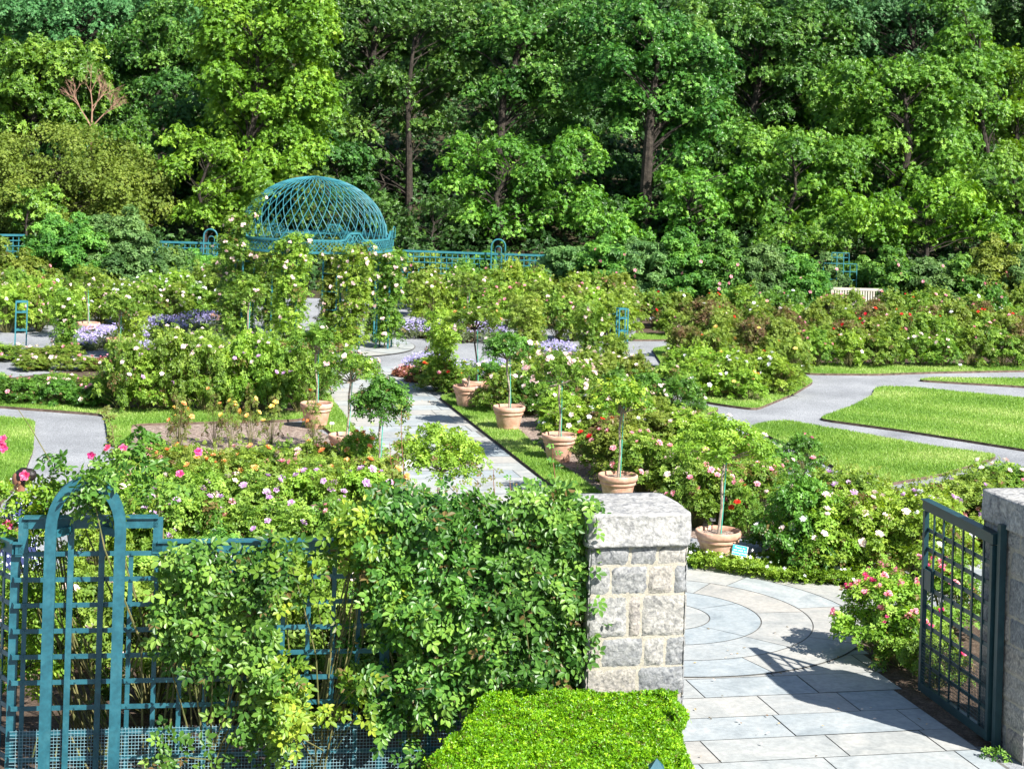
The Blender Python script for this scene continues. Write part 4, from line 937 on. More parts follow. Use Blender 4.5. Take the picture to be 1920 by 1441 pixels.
# pink rose beside the gate
p = G(1664, 1236); bush(p[0], p[1], .86, .54, 'lime', 'pink flowering rose bush in front of the open gate', None, ['pink', 'pink', 'hot'], 22, .055, cluster=True); p = G(1690, 1250); bush(p[0], p[1], .62, .40, 'green', 'low leafy rose bush at the foot of the pink one by the gate', None, ['pink'], 5, .05, cluster=True)
p = G(1770, 1195); bush(p[0], p[1], .80, .45, 'green', 'pink rose bush seen through the gate grid', None, ['pink', 'hot'], 8, .07, cluster=True)
p = G(1755, 1290); bush(p[0], p[1], .55, .30, 'green', 'small rose bush with few blooms behind the foot of the gate', None, ['hot'], 2, .07)

# pillar roses: roses trained up short posts
def pillar_rose(x, y, h, r, label, mat='rose_leaf', blooms='pale', nb=10, foot=.35, group='roses trained up narrow pillars', cl=True):
    p = G(x, y); e = empty('pillar_rose', (p[0], p[1], 0), label, 'pillar rose', group); cen = []
    n = int(36 * h)
    for i in range(n):
        t = (i + .5) / n; a = 2.4 * i; q = r * (.5 + .6 * rng.random()) * (1.1 if t > .6 else .85)
        cen.append((q * math.cos(a), q * math.sin(a), foot * .6 + t * (h - foot * .6)))
    mb = MB(); clumps(mb, cen, .15, 30, ROSE5, .11, up=.5, tint=lambda q_: (q_[:, 2] / h - .5) * .3); mb.build('foliage', M[mat], e)
    st = MB()
    for i in range(5): st.tube([(rng.normal(0, .04), rng.normal(0, .04), 0), (rng.normal(0, .08), rng.normal(0, .08), h * .5), (rng.normal(0, .08), rng.normal(0, .08), h * .9)], [.012, .010, .006], 5)
    st.build('stems', M['cane'], e)
    fr = sorted(cen, key=lambda c: c[1]); fr = fr[:int(len(fr) * .7)]; random.shuffle(fr)
    for c in fr[:nb]:
        n_ = Vector((c[0], c[1] - .1, .15)).normalized(); put_bloom(e, blooms, Vector(c) + n_ * .15, (.055 if cl else .09) * (.8 + .5 * rng.random()), n_, cl)
    return e
pillar_rose(122, 672, 1.45, .22, 'white blooming pillar rose right of the green obelisk')
pillar_rose(245, 668, .95, .26, 'short bright green pillar rose among lilac flowers', 'rose_lime', nb=3)
pillar_rose(828, 735, 1.55, .25, 'bright green pillar rose on teal posts right of the walk', 'rose_lime', nb=2, foot=.3)
pillar_rose(985, 705, 1.7, .30, 'stout dark leaved pillar rose with bronze crown', 'rose_olive', nb=2)
pillar_rose(1105, 705, 1.55, .24, 'pale pink pillar rose left of the teal post frame', nb=9)
pillar_rose(1152, 705, .80, .22, 'leafy pillar rose wrapped round the teal post frame', nb=3)
pillar_rose(590, 745, 1.15, .24, 'leafy rose with pale blooms at the end of the tall hedge', nb=10)

# teal post frames (obelisks)
def obelisk(x, y, h, w, label, arch=False):
    p = G(x, y); e = empty('obelisk_trellis', (p[0], p[1], 0), label, 'obelisk', 'small teal post frames for roses', .25)
    for i, j in ((-1, -1), (1, -1), (1, 1), (-1, 1)):
        m = MB(); m.box((i * w / 2, j * w / 2, h / 2), (.028, .028, h)); m.build('post', M['teal_far'], e)
    for z in (h - .014, h - .24, h * .45):
        r = MB()
        for a, b in (((-1, -1), (1, -1)), ((1, -1), (1, 1)), ((1, 1), (-1, 1)), ((-1, 1), (-1, -1))):
            r.bar((a[0] * (w / 2 - .014), a[1] * (w / 2 - .002), z), (b[0] * (w / 2 - .014), b[1] * (w / 2 - .002), z), .024, .03)
        r.build('crossbar', M['teal_far'], e)
obelisk(38, 662, 1.16, .24, 'bare teal obelisk frame on the left gravel island')
obelisk(1165, 654, 1.0, .22, 'teal post frame, taller and further right of the pair')
obelisk(1148, 640, .95, .20, 'teal post frame, set back left of its taller twin')

# ================================================================== LILAC CATMINT AND LOW PERENNIALS
def perennial(x, y, h, r, label, mat='catmint', flower='catflower', nf=520, cat='catmint', name='catmint', group='lilac catmint clumps', nl=500):
    p = G(x, y); e = empty(name, (p[0], p[1], 0), label, cat, group)
    a = rng.random(nl) * 2 * PI; q = np.sqrt(rng.random(nl)) * r; z = h * .75 * (1 - .5 * (q / r) ** 2) * rng.random(nl) ** .35
    pts = np.column_stack([q * np.cos(a), q * np.sin(a), z]); mb = MB(); scatter(mb, TUFT3, pts, np.column_stack([np.cos(a) * .6, np.sin(a) * .6, np.full(nl, .6)]) + rng.normal(0, .4, (nl, 3)), .06, .4 + rng.normal(0, .2, nl)); mb.build('foliage', M[mat], e)
    a = rng.random(nf) * 2 * PI; q = np.sqrt(rng.random(nf)) * r * 1.08; z = h * (1 - .35 * (q / r) ** 2) * (.72 + .35 * rng.random(nf))
    pts = np.column_stack([q * np.cos(a), q * np.sin(a), z]); mb = MB(); scatter(mb, TUFT3, pts, rng.normal(0, .6, (nf, 3)) + [0, -.2, .6], .026, rng.random(nf)); mb.build('blossom', M[flower], e)
for i, (x, y, h, r, w) in enumerate(((185, 648, .40, .55, 'in front of the far left potted tree rose'), (225, 655, .5, .5, 'beside the short pillar rose at the left'), (300, 630, .42, .5, 'left of the dark gravel gap'), (285, 672, .32, .5, 'just behind the tall hedge at its left end'),
                                  (330, 668, .30, .5, 'behind the tall hedge'), (375, 618, .40, .6, 'deep violet in shade beside the gravel'), (410, 622, .42, .5, 'at the foot of the tree rose by the pavilion'), (440, 676, .30, .5, 'behind the tall hedge at its right end'), (490, 678, .28, .45, 'left of the pavilion front'),
                                  (632, 625, .35, .36, 'seen through the pavilion'), (778, 632, .38, .45, 'right behind the pavilion'), (850, 640, .50, .5, 'at the foot of the far tree rose'), (905, 640, .48, .5, 'right of the far potted tree rose'), (1042, 676, .40, .42, 'alone on the gravel beside the stout pillar rose'),
                                  (800, 700, .38, .42, 'at the walk edge by the red perennials'), (870, 722, .42, .5, 'between the pillar rose and the tall tree rose'), (935, 720, .42, .42, 'behind the dark crowned tree rose'), (975, 722, .35, .4, 'below the stout pillar rose'), (150, 655, .30, .36, 'left of the pot at the left'))):
    perennial(x, y, h * 1.2, r * 1.25, 'lilac catmint clump ' + w, nf=560, nl=700)
for (x, y, r, w) in ((195, 690, .45, 'on the gravel left of the tall hedge'), (765, 706, .35, 'where the walk meets the round paving'), (785, 716, .3, 'right of the walk near the paving'), (815, 634, .4, 'behind the pavilion at the right'), (640, 634, .3, 'in the pavilion view'), (915, 735, .3, 'under the far tree rose')):
    perennial(x, y, .28, r, 'low reddish perennial clump ' + w, 'heuchera', 'pink', 36, 'perennial', 'red_perennial', 'low reddish perennials', 420)
# ground cover with white flowers
def groundcover():
    poly = smooth_poly(P((1284, 1050), (1330, 1058), (1420, 1066), (1560, 1078), (1660, 1092), (1640, 1101), (1600, 1104), (1480, 1099), (1420, 1090), (1360, 1079), (1284, 1069)), 1)
    a = np.array(poly); x0, y0 = a.min(0); x1, y1 = a.max(0); n = 9000; q = rng.random((n, 2)) * [x1 - x0, y1 - y0] + [x0, y0]; q = q[inside(q[:, 0], q[:, 1], poly)]
    z = .02 + (.17 + .05 * np.sin(q[:, 0] * 9) * np.sin(q[:, 1] * 7)) * rng.random(len(q)) ** .5
    mb = MB(); scatter(mb, ROSE5, np.column_stack([q, z]), rng.normal(0, .4, (len(q), 3)) + [0, 0, .8], .075, .5 + .2 * np.sin(q[:, 0] * 5 + q[:, 1] * 4) + rng.normal(0, .15, len(q)))
    e = mb.build('ground_cover', M['rose_lime']); tag(e, 'low bright green ground cover edging the round landing', 'ground cover', kind='stuff')
    w = MB(); k = 90; s_ = rng.choice(len(q), k); scatter(w, ROSETTE, np.column_stack([q[s_], z[s_] + .05]), rng.normal(0, .3, (k, 3)) + [0, -.5, .7], .028, .8)
    tag(w.build('white_flowers', M['white']), 'tiny white flowers dotted over the ground cover', 'flowers', kind='stuff')
groundcover()

# ================================================================== DOMED PAVILION
def pavilion():
    th = math.atan2(-PA[1], -PA[0]); e = empty('domed_pavilion', (PAV[0], PAV[1], 0), 'teal blue domed lattice pavilion wreathed in climbing roses', 'pavilion', None, math.atan2(PU[1], PU[0]))
    rr, rd, z0, z1 = 1.92, 1.74, 2.34, 2.62
    def C(a, r, z): return (r * math.sin(a), -r * math.cos(a), z)         # a = 0 faces the walk
    n = 96; ang = np.linspace(0, 2 * PI, n + 1)
    def bump(a):                                                          # valance steps up above each pair of columns
        d = min(abs(((a - (k + .5) * PI / 4 + PI) % (2 * PI)) - PI) for k in range(8)); return .17 if d < .085 else (.17 * (1 - (d - .085) / .05) if d < .135 else 0)
    ra = MB(); rb = MB(); rc = MB()
    for i in range(n):
        a, b = ang[i], ang[i + 1]; n_ = Vector(C((a + b) / 2, 1, 0)).normalized()
        rc.bar(C(a, rr, z0), C(b, rr, z0), .035, .05, (0, 0, 1)); ra.bar(C(a, rr, z1 + bump(a)), C(b, rr, z1 + bump(b)), .045, .04, (0, 0, 1)); rb.bar(C(a, rd, z1 - .03), C(b, rd, z1 - .03), .06, .05, (0, 0, 1))
    ra.build('valance_rail', M['teal_far'], e); rc.build('valance_rail', M['teal_far'], e); rb.build('dome_ring', M['teal_far'], e)
    la = MB(); m_ = 120
    for i in range(m_):
        a = 2 * PI * i / m_
        for sg in (-1, 1):
            b = a + sg * (z1 - z0) / rr; 
            la.bar(C(a, rr + .004 * sg, z0), C(b, rr + .004 * sg, z1 + bump(b)), .016, .006, C((a + b) / 2, 1, 0))
    la.build('valance_lattice', M['teal_far'], e)
    do = MB(); nb = 46; hz = 1.41
    for sg in (-1, 1):
        for i in range(nb):
            a0 = 2 * PI * i / nb; pts = []
            for t in np.linspace(0, 1, 15):
                el = t * R(88.5); r_ = rd * math.cos(el) ** 1.0 + .004 * sg; z = z1 + hz * math.sin(el) ** .97; pts.append(C(a0 + sg * R(35) * t ** 1.0, r_, z))
            do.tube(pts, .0085, 4)
    for i in range(40):
        a, b = 2 * PI * i / 40, 2 * PI * (i + 1) / 40; do.bar(C(a, .09, z1 + hz), C(b, .09, z1 + hz), .03, .03)
    do.build('dome', M['teal_far'], e)
    for k in range(8):
        a = (k + .5) * PI / 4; cm = MB(); w = .36; u = Vector((math.cos(a), math.sin(a), 0)); v = Vector((math.sin(a), -math.cos(a), 0))
        for i, j in ((-1, -1), (1, -1), (1, 1), (-1, 1)):
            q = v * (rr - .12) + u * (i * w / 2) + v * (j * w / 2 * .8); cm.bar((q.x, q.y, .036), (q.x, q.y, z0), .035, .035, tuple(v))
        for z in (.25, .7, 1.15, 1.6, 2.05):
            for i in (-1, 1):
                q = v * (rr - .12 + i * w * .4); cm.bar(tuple(q - u * w / 2 + Vector((0, 0, z))), tuple(q + u * w / 2 + Vector((0, 0, z))), .025, .02)
                q = v * (rr - .12) + u * (i * w / 2); cm.bar(tuple(q - v * w * .4 + Vector((0, 0, z))), tuple(q + v * w * .4 + Vector((0, 0, z))), .025, .02)
        cm.build('column', M['teal_far'], e)
    for k in range(8):                                                    # small hoops above the valance
        a = (k + .5) * PI / 4; u = Vector((math.cos(a), math.sin(a), 0)); c = Vector(C(a, rr + .05, z1 + .02)); hp = MB()
        hp.tube([c - u * .13, c - u * .13 + Vector((0, 0, .12))] + [c + u * (.13 * math.cos(t)) + Vector((0, 0, .14 + .13 * math.sin(t))) for t in np.linspace(PI, 0, 9)] + [c + u * .13 + Vector((0, 0, .12)), c + u * .13], .011, 5)
        if k in (1, 2, 5): hp.build('hoop', M['teal_far'], e)
    # climbing roses on the columns
    W = {0: ('leafy climbing rose on the front right pavilion column', 2.4, 12, .34, 'rose_lime'), 7: ('dense climbing rose on the front left pavilion column', 2.6, 9, .34, 'rose_lime'), 1: ('climbing rose on the right side pavilion column', 2.2, 9, .27, 'rose_leaf'),
         6: ('tall pale pink climbing rose on the left side of the pavilion', 2.5, 18, .42, 'rose_leaf'), 5: ('dark climbing rose on the back left pavilion column', 2.2, 4, .34, 'rose_dark'), 2: ('climbing rose on the back right pavilion column', 2.1, 5, .22, 'rose_leaf'),
         3: ('yellowing climbing rose at the back of the pavilion, right', 2.3, 3, .24, 'rose_olive'), 4: ('climbing rose at the back of the pavilion, left', 2.2, 3, .22, 'rose_leaf')}
    th = math.atan2(PU[1], PU[0])
    for k, (lab, h, nb_, rad, mt) in W.items():
        a = (k + .5) * PI / 4; l = Vector(C(a, rr - .02, 0)); w = Matrix.Rotation(th, 3, 'Z') @ l + Vector((PAV[0], PAV[1], .036))
        ee = empty('climbing_rose', w, lab, 'climbing rose', 'climbing roses on the domed pavilion'); cen = []
        for i in range(int(46 * h)):
            t = i / (46 * h); r_ = rad * (.4 + .7 * rng.random()) * (1.15 if t > .7 else .9); al = rng.random() * 6.28; cen.append((r_ * math.cos(al), r_ * math.sin(al) - .05, .15 + t * (h - .1)))
        if k == 6:
            for i in range(26): cen.append((-.15 + rng.normal(0, .22), rng.normal(0, .15), 2.45 + rng.random() * .55))
            for i in range(8): cen.append((.05 + .05 * i, 0, 2.7 + .11 * i))
        mb = MB(); clumps(mb, cen, .17, 28, ROSE5, .115, up=.5); mb.build('foliage', M[mt], ee)
        st = MB()
        for i in range(4): st.tube([(rng.normal(0, .06), rng.normal(0, .06), 0), (rng.normal(0, .1), rng.normal(0, .1), h / 2), (rng.normal(0, .1), rng.normal(0, .1), h * .95)], [.016, .012, .008], 5)
        st.build('stems', M['cane'], ee)
        fr = sorted(cen, key=lambda c: c[1])[:int(len(cen) * .65)]; up_ = [c for c in fr if c[2] > h * .62] * 2 + fr; random.shuffle(up_)
        for c in up_[:nb_ + 6]: n_ = Vector((c[0], c[1] - .15, .1)).normalized(); put_bloom(ee, 'pale', Vector(c) + n_ * .16, .060 * (.8 + .5 * rng.random()), n_, True)
    # swag along the valance and vine tips over the dome
    w0 = Vector((PAV[0], PAV[1], 0)); ee = empty('climbing_rose', w0 + Vector((.0, .0, 2.3)), 'rose swag with pale pink blooms along the pavilion ring and dome', 'climbing rose', 'climbing roses on the domed pavilion'); cen = []
    for a in np.linspace(-1.2, 1.3, 26):
        if rng.random() < .75: l = Matrix.Rotation(th, 3, 'Z') @ Vector(C(a, rr + .06, 0)); cen.append((l.x, l.y, -.10 + .05 * math.sin(a * 9) + rng.normal(0, .07)))
    for i in range(30): a = rng.uniform(2.2, 4.2); el = rng.uniform(.2, 1.35); l = Vector(C(a, rd * math.cos(el) * .97, 0)); cen.append((l.x, l.y, .32 + 1.5 * math.sin(el)))
    mb = MB(); clumps(mb, cen, .12, 12, ROSE5, .10, up=.4); mb.build('foliage', M['rose_olive'], ee)
    for c in [c for c in cen if c[1] < 0]:
        if rng.random() < .6: put_bloom(ee, 'pale', Vector(c) + Vector((0, -.14, .05)), .06, (0, -1, .3), True)
pavilion()

# ================================================================== FAR TRELLIS FENCE
def far_fence():
    YF = 55.0
    def runs(x0, x1, top0, top1, label, arches=()):
        A = atY(x0, top0, YF); B = atY(x1, top1, YF); e = empty('trellis_fence', (A.x, YF, 0), label, 'fence', 'far teal trellis fence at the foot of the wood'); L_ = B.x - A.x
        zA, zB = A.z, B.z; ra = MB(); ra.bar((0, 0, zA), (L_, 0, zB), .05, .06); ra.bar((0, 0, zA - .16), (L_, 0, zB - .16), .03, .03); ra.build('top_rail', M['teal_far'], e)
        la = MB(); n = int(L_ / .16)
        for i in range(n + 1): t = i / max(n, 1); z = zA + (zB - zA) * t; la.bar((L_ * t, .01, .05), (L_ * t, .01, z - .03), .026, .012, (0, 1, 0))
        for k in range(1, 9): la.bar((0, -.012, zA - .16 - .16 * k), (L_, -.012, zB - .16 - .16 * k), .012, .026)
        la.build('lattice', M['teal_far'], e)
        for i in range(int(L_ / 1.9) + 1): m = MB(); m.bar((min(i * 1.9, L_), .05, 0), (min(i * 1.9, L_), .05, min(zA, zB)), .07, .07, (0, 1, 0)); m.build('post', M['teal_far'], e)
        for (ax, atop, wpx) in arches:
            c = atY(ax, atop, YF); w = wpx * YF / F / 2; cx = c.x - A.x; q = MB()
            for (hw, dz, rd_, yo) in ((w, 0, .024, -.2), (w * .45, .22, .015, 0)):
                zt = c.z - dz - hw; q.tube([(cx - hw, yo, 0), (cx - hw, yo, zt * .5), (cx - hw, yo, zt)] + [(cx + hw * math.cos(t), yo, zt + hw * math.sin(t)) for t in np.linspace(PI, 0, 11)[1:-1]] + [(cx + hw, yo, zt), (cx + hw, yo, zt * .5), (cx + hw, yo, 0)], rd_, 6)
            q.build('arch', M['teal_far'], e)
    runs(-60, 46, 440, 441, 'far trellis fence section at the left edge')
    runs(285, 470, 453, 458, 'far trellis fence section with tall arch left of the pavilion', [(397, 429, 25)])
    runs(755, 1045, 470, 480, 'far trellis fence section with arch right of the pavilion', [(935, 448, 26)])
    # stepped frame rising above the shrubs on the right
    for (cx, cy, lab) in ((1576, 474, 'stepped teal trellis top showing above the shrubs'), (1812, 500, 'teal trellis fragment far right among the shrubs')):
        A = atY(cx, cy, YF); e = empty('trellis_screen', (A.x, YF, 0), lab, 'trellis', None); m = MB(); s_ = 1 if cx < 1700 else .8
        for (x0, z0_, x1, z1_) in ((-.26, 0, .26, 0), (-.26, -.02, -.26, -.32), (.26, -.02, .26, -.32), (-.5, -.32, .5, -.32), (-.5, -.34, -.5, -A.z), (.5, -.34, .5, -A.z), (-.1, -.02, -.1, -A.z), (.1, -.02, .1, -A.z), (-.3, -.36, -.3, -A.z), (.3, -.36, .3, -A.z), (-.5, -.55, .5, -.55), (-.5, -.8, .5, -.8), (-.5, -1.1, .5, -1.1), (-.22, -.14, .22, -.14)):
            m.bar((x0 * s_, 0, A.z + z0_), (x1 * s_, 0.003 * (abs(z0_ - z1_) > 0), A.z + z1_), .022, .022, (0, 1, 0))
        m.build('lattice', M['teal_far'], e)
far_fence()

# ================================================================== BENCH, SIGNS
def bench():
    a = G(1556, 600); b = G(1654, 602); L_ = b[0] - a[0]; e = empty('garden_bench', (a[0], a[1], 0), 'pale wooden slatted garden bench before the far shrubs', 'bench')
    m = MB(); m.box((L_ / 2, 0, .93), (L_, .035, .075)); m.box((L_ / 2, 0, .50), (L_ - .08, .03, .06))
    for i in range(20): m.box((.07 + (L_ - .14) * i / 19, 0, .70), (.045, .018, .40))
    m.build('backrest', M['bench'], e)
    s_ = MB()
    for k in range(5): s_.box((L_ / 2, -.10 - .09 * k, .42), (L_, .07, .025))
    s_.build('seat', M['bench'], e)
    for x in (.03, L_ - .03):
        for y, h in ((0, .9), (-.5, .62)): l = MB(); l.box((x, y, h / 2), (.055, .055, h)); l.build('leg', M['bench'], e)
        r_ = MB(); r_.box((x, -.25, .635), (.06, .56, .03)); r_.build('armrest', M['bench'], e)
bench()
def text_mesh(s, size, mat, name, parent, M4, align='CENTER'):
    c = bpy.data.curves.new('t', 'FONT'); c.body = s; c.size = size; c.align_x = align; c.align_y = 'CENTER'; c.extrude = .0006; c.space_line = .95
    t = bpy.data.objects.new('t', c); COL.objects.link(t); dg = bpy.context.evaluated_depsgraph_get(); me = bpy.data.meshes.new_from_object(t.evaluated_get(dg))
    bpy.data.objects.remove(t); me.materials.clear(); me.materials.append(mat); o = link(name, me, parent); o.matrix_local = M4; return o
def sign():
    p = G(1386, 1076); e = empty('garden_sign', (p[0], p[1], 0), 'small teal sign asking visitors not to walk in planting beds', 'sign', None, -.12)
    m = MB(); m.box((0, .012, .13), (.028, .012, .26)); m.build('stake', M['black'], e)
    T = Matrix.Translation((0, -.012, .285)) @ Matrix.Rotation(R(8), 4, 'Y') @ Matrix.Rotation(R(-28), 4, 'X')
    b = MB(); b.box((0, 0, 0), (.185, .008, .125)); o = b.build('panel', M['white'], e); o.matrix_local = T; o['label'] = 'white edged panel'
    f = MB(); f.box((-.003, -.006, .001), (.174, .004, .116)); o = f.build('teal_face', M['sign'], e); o.matrix_local = T
    text_mesh('Please do\nnot walk in\nplanting beds', .0335, M['white'], 'lettering', e, T @ Matrix.Translation((-.003, -.0095, 0)) @ Matrix.Rotation(R(90), 4, 'X'))
sign()
def plant_label(x, y, z, w, h, mat, lab, lean=-35, bars=True):
    p = G(x, y); e = empty('plant_label', (p[0], p[1], z), lab, 'plant label', None, .1); m = MB(); m.box((0, .006, .06), (.012, .006, .14)); m.build('stake', M['black'], e)
    T = Matrix.Translation((0, -.004, .14)) @ Matrix.Rotation(R(lean), 4, 'X'); b = MB(); b.box((0, 0, 0), (w, .004, h)); o = b.build('plate', M[mat], e); o.matrix_local = T
    return e
plant_label(1569, 1090, 0.02, .085, .045, 'white', 'small white plant label standing in front of the big roses')
plant_label(1333, 1056, .40, .075, .045, 'black', 'small black plant label in the pot beside the teal sign')
for (x, y, lab) in ((1130, 870, 'tiny white plant label under the bronze roses'), (622, 812, 'tiny white plant label on the turf by the left pot'), (1505, 700, 'white plant label before the long rose bed'), (1800, 697, 'white plant label before the long rose bed, far right'), (300, 758, 'white plant label under the tall hedge')):
    plant_label(x, y, .03, .07, .04, 'white', lab)

# ================================================================== THE VISITOR
def person():
    p = G(30, 1174); e = empty('person', (p[0], p[1], 0), 'person with dark pinned up hair and navy and white patterned dress behind the fence', 'person', None, R(0))
    e.scale = (.93, .93, .93)
    def skin(name, verts, edges, radii, mat, root=0, sub=2, parent=None):
        me = bpy.data.meshes.new(name); me.from_pydata(verts, edges, []); o = link(name, me, parent or e); o.modifiers.new('s', 'SKIN')
        for i, r_ in enumerate(radii): me.skin_vertices[0].data[i].radius = (r_, r_) if np.isscalar(r_) else r_
        me.skin_vertices[0].data[root].use_root = True; md = o.modifiers.new('u', 'SUBSURF'); md.levels = sub; md.render_levels = sub; me.materials.append(mat); md_ = o.modifiers; o.modifiers['s'].use_smooth_shade = True; return o
    # faces left (-X): forward is -X, shoulders run along Y
    v = [(0, 0, .95), (.01, 0, 1.12), (.0, 0, 1.30), (.015, 0, 1.42), (.0, 0, 1.50), (-.015, 0, 1.57), (-.02, 0, 1.64), (.0, 0, 1.70),
         (.02, .17, 1.38), (.05, .21, 1.12), (-.10, .17, .98), (.02, -.17, 1.38), (.05, -.21, 1.12), (-.12, -.16, 1.0),
         (0, .09, .90), (-.02, .09, .50), (.02, .09, .09), (-.12, .09, .03), (0, -.09, .90), (.04, -.09, .50), (.05, -.09, .09), (-.09, -.09, .03)]
    ed = [(0, 1), (1, 2), (2, 3), (3, 4), (4, 5), (5, 6), (6, 7), (2, 8), (8, 9), (9, 10), (2, 11), (11, 12), (12, 13), (0, 14), (14, 15), (15, 16), (16, 17), (0, 18), (18, 19), (19, 20), (20, 21)]
    ra = [(.13, .15), (.11, .12), (.12, .15), .065, .052, .075, .088, .065, .055, .042, .028, .055, .042, .028, .085, .058, .038, .035, .085, .058, .038, .035]
    skin('body', v, ed, ra, M['skin'])
    f = MB()                                                             # face
    f.lathe([(.0005, .022), (.010, .012), (.014, 0), (.0005, -.006)], 8, (-.115, 0, 1.595)); f.build('nose', M['skin'], e)
    for s_ in (-1, 1): m = MB(); m.lathe([(.0005, .010), (.009, .004), (.009, -.004), (.0005, -.010)], 8, (-.097, s_ * .032, 1.628)); m.build('eye', M['white'], e); k = MB(); k.lathe([(.0005, .02), (.017, .012), (.018, -.01), (.0005, -.024)], 8, (.01, s_ * .083, 1.60)); k.build('ear', M['skin'], e)
    m = MB(); m.lathe([(.0005, .006), (.012, 0), (.0005, -.006)], 8, (-.096, 0, 1.565)); m.build('mouth', M['cane_red'], e)
    h = MB(); g_ = np.random.default_rng(3)
    def blob(c, rx, ry, rz, cut=None):
        U, V = np.meshgrid(np.linspace(0, 2 * PI, 25)[:-1], np.linspace(.02, PI - .02, 14)); q = np.stack([c[0] + rx * np.sin(V) * np.cos(U), c[1] + ry * np.sin(V) * np.sin(U), c[2] + rz * np.cos(V)], 2) + g_.normal(0, .003, (*U.shape, 3))
        ii, jj = np.meshgrid(np.arange(24), np.arange(13)); h.add(q.reshape(-1, 3), np.stack([jj * 24 + ii, jj * 24 + (ii + 1) % 24, (jj + 1) * 24 + (ii + 1) % 24, (jj + 1) * 24 + ii], 2).reshape(-1, 4), .5)
    blob((.038, 0, 1.655), .100, .096, .096); blob((.100, 0, 1.672), .078, .066, .070); h.build('hair', M['hair'], e, smooth=True)
    er = MB(); er.tube([(.005 + .016 * math.cos(t), -.095, 1.555 + .022 * math.sin(t)) for t in np.linspace(0, 2 * PI, 13)], .003, 5); er.build('earring', M['gold'], e)
    d = MB(); K = 28; prof = [(.30, .28, .42), (.27, .25, .62), (.20, .22, .88), (.155, .185, 1.02), (.15, .175, 1.14), (.165, .205, 1.28), (.14, .215, 1.38), (.075, .10, 1.435)]
    vv = [(rx * math.cos(t) * (1 + .04 * math.sin(5 * t) * (z < .9)), ry * math.sin(t) * (1 + .04 * math.sin(5 * t) * (z < .9)), z) for rx, ry, z in prof for t in np.linspace(0, 2 * PI, K + 1)[:-1]]
    d.add(vv, [(i * K + j, i * K + (j + 1) % K, (i + 1) * K + (j + 1) % K, (i + 1) * K + j) for i in range(len(prof) - 1) for j in range(K)], .5)
    for s_ in (-1, 1): d.tube([(.0, s_ * .13, 1.385), (.02, s_ * .19, 1.33), (.045, s_ * .225, 1.18)], [.075, .08, .085], 14)
    d.build('dress', M['dress'], e, smooth=True)
    sf = MB(); sf.tube([(.03, -.13, 1.43), (.06, -.17, 1.36), (.04, -.21, 1.2)], [.03, .045, .05], 8); sf.build('scarf', M['white'], e)
person()

# small weeds and fallen leaves on the paving
def weeds():
    p = G(1862, 1424); e = empty('weed', (p[0], p[1], .02), 'small green weed at the foot of the right stone pillar', 'weed'); mb = MB()
    clumps(mb, [(0, 0, .05), (.07, -.03, .04), (-.06, -.02, .035), (.02, -.06, .03)], .05, 7, ROSE5N, .07, up=.7); mb.build('foliage', M['vine_leaf'], e); s_ = MB(); s_.tube([(0, 0, 0), (.02, 0, .05)], .004, 5); s_.build('stems', M['cane'], e)
    n = 70; q = np.array([AX(*r_) for r_ in np.column_stack([rng.uniform(-1.3, 1.3, n), rng.uniform(-2.5, 4.5, n) ])]); q2 = np.array([PATHO + PU * rng.uniform(-2, -.05) + PA * rng.uniform(-4, 12) for _ in range(60)]); q = np.concatenate([q, q2])
    mb = MB(); scatter(mb, OVAL, np.column_stack([q, np.full(len(q), .036)]), rng.normal(0, .25, (len(q), 3)) + [0, 0, 1], .022 + .02 * rng.random(len(q)), rng.random(len(q)))
    tag(mb.build('fallen_leaves', leaf_mat('fallen_leaf', (.22, .12, .05), (.40, .30, .12), (.75, .60, .50), trans=.1)), 'few dry leaves and petals scattered on the bluestone', 'fallen leaves', kind='stuff')
weeds()

# ================================================================== FAR SHRUBS ALONG THE FENCE
def big_shrub(x, y, h, r, label, mat, group='big shrubs along the far fence', leaf=.085, blooms=None, nb=0, name='shrub', seed=None, dens=1.0, cat='shrub'):
    p = G(x, y); e = empty(name, (p[0], p[1], 0), label, cat, group); cen = []; n = int(70 * r * h * dens); st = MB()
    for i in range(n):
        a = 2.4 * i + rng.normal(0, .3); t = math.sqrt((i + .5) / n); q = r * t * (1 + rng.normal(0, .1)); z = h * (.92 - .45 * t ** 2.6) + rng.normal(0, .10 * h)
        if i % 3 == 0: z *= .62
        if i % 5 == 0 and t > .5: z *= .55
        cen.append((q * math.cos(a), q * math.sin(a), max(z, .2)))
        if i % 4 == 0: c = Vector(cen[-1]); st.tube([(rng.normal(0, .08), rng.normal(0, .08), 0), (c.x * .4, c.y * .4, c.z * .5), c], [.03, .018, .006], 5)
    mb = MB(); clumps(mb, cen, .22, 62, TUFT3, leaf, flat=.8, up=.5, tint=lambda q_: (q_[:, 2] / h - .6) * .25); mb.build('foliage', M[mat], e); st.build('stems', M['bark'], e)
    if nb:
        fr = sorted(cen, key=lambda c: c[1])[:n // 2]; random.shuffle(fr)
        for c in fr[:nb]: n_ = Vector((c[0], c[1] - .2, .2)).normalized(); put_bloom(e, blooms, Vector(c) + n_ * .22, .10, n_)
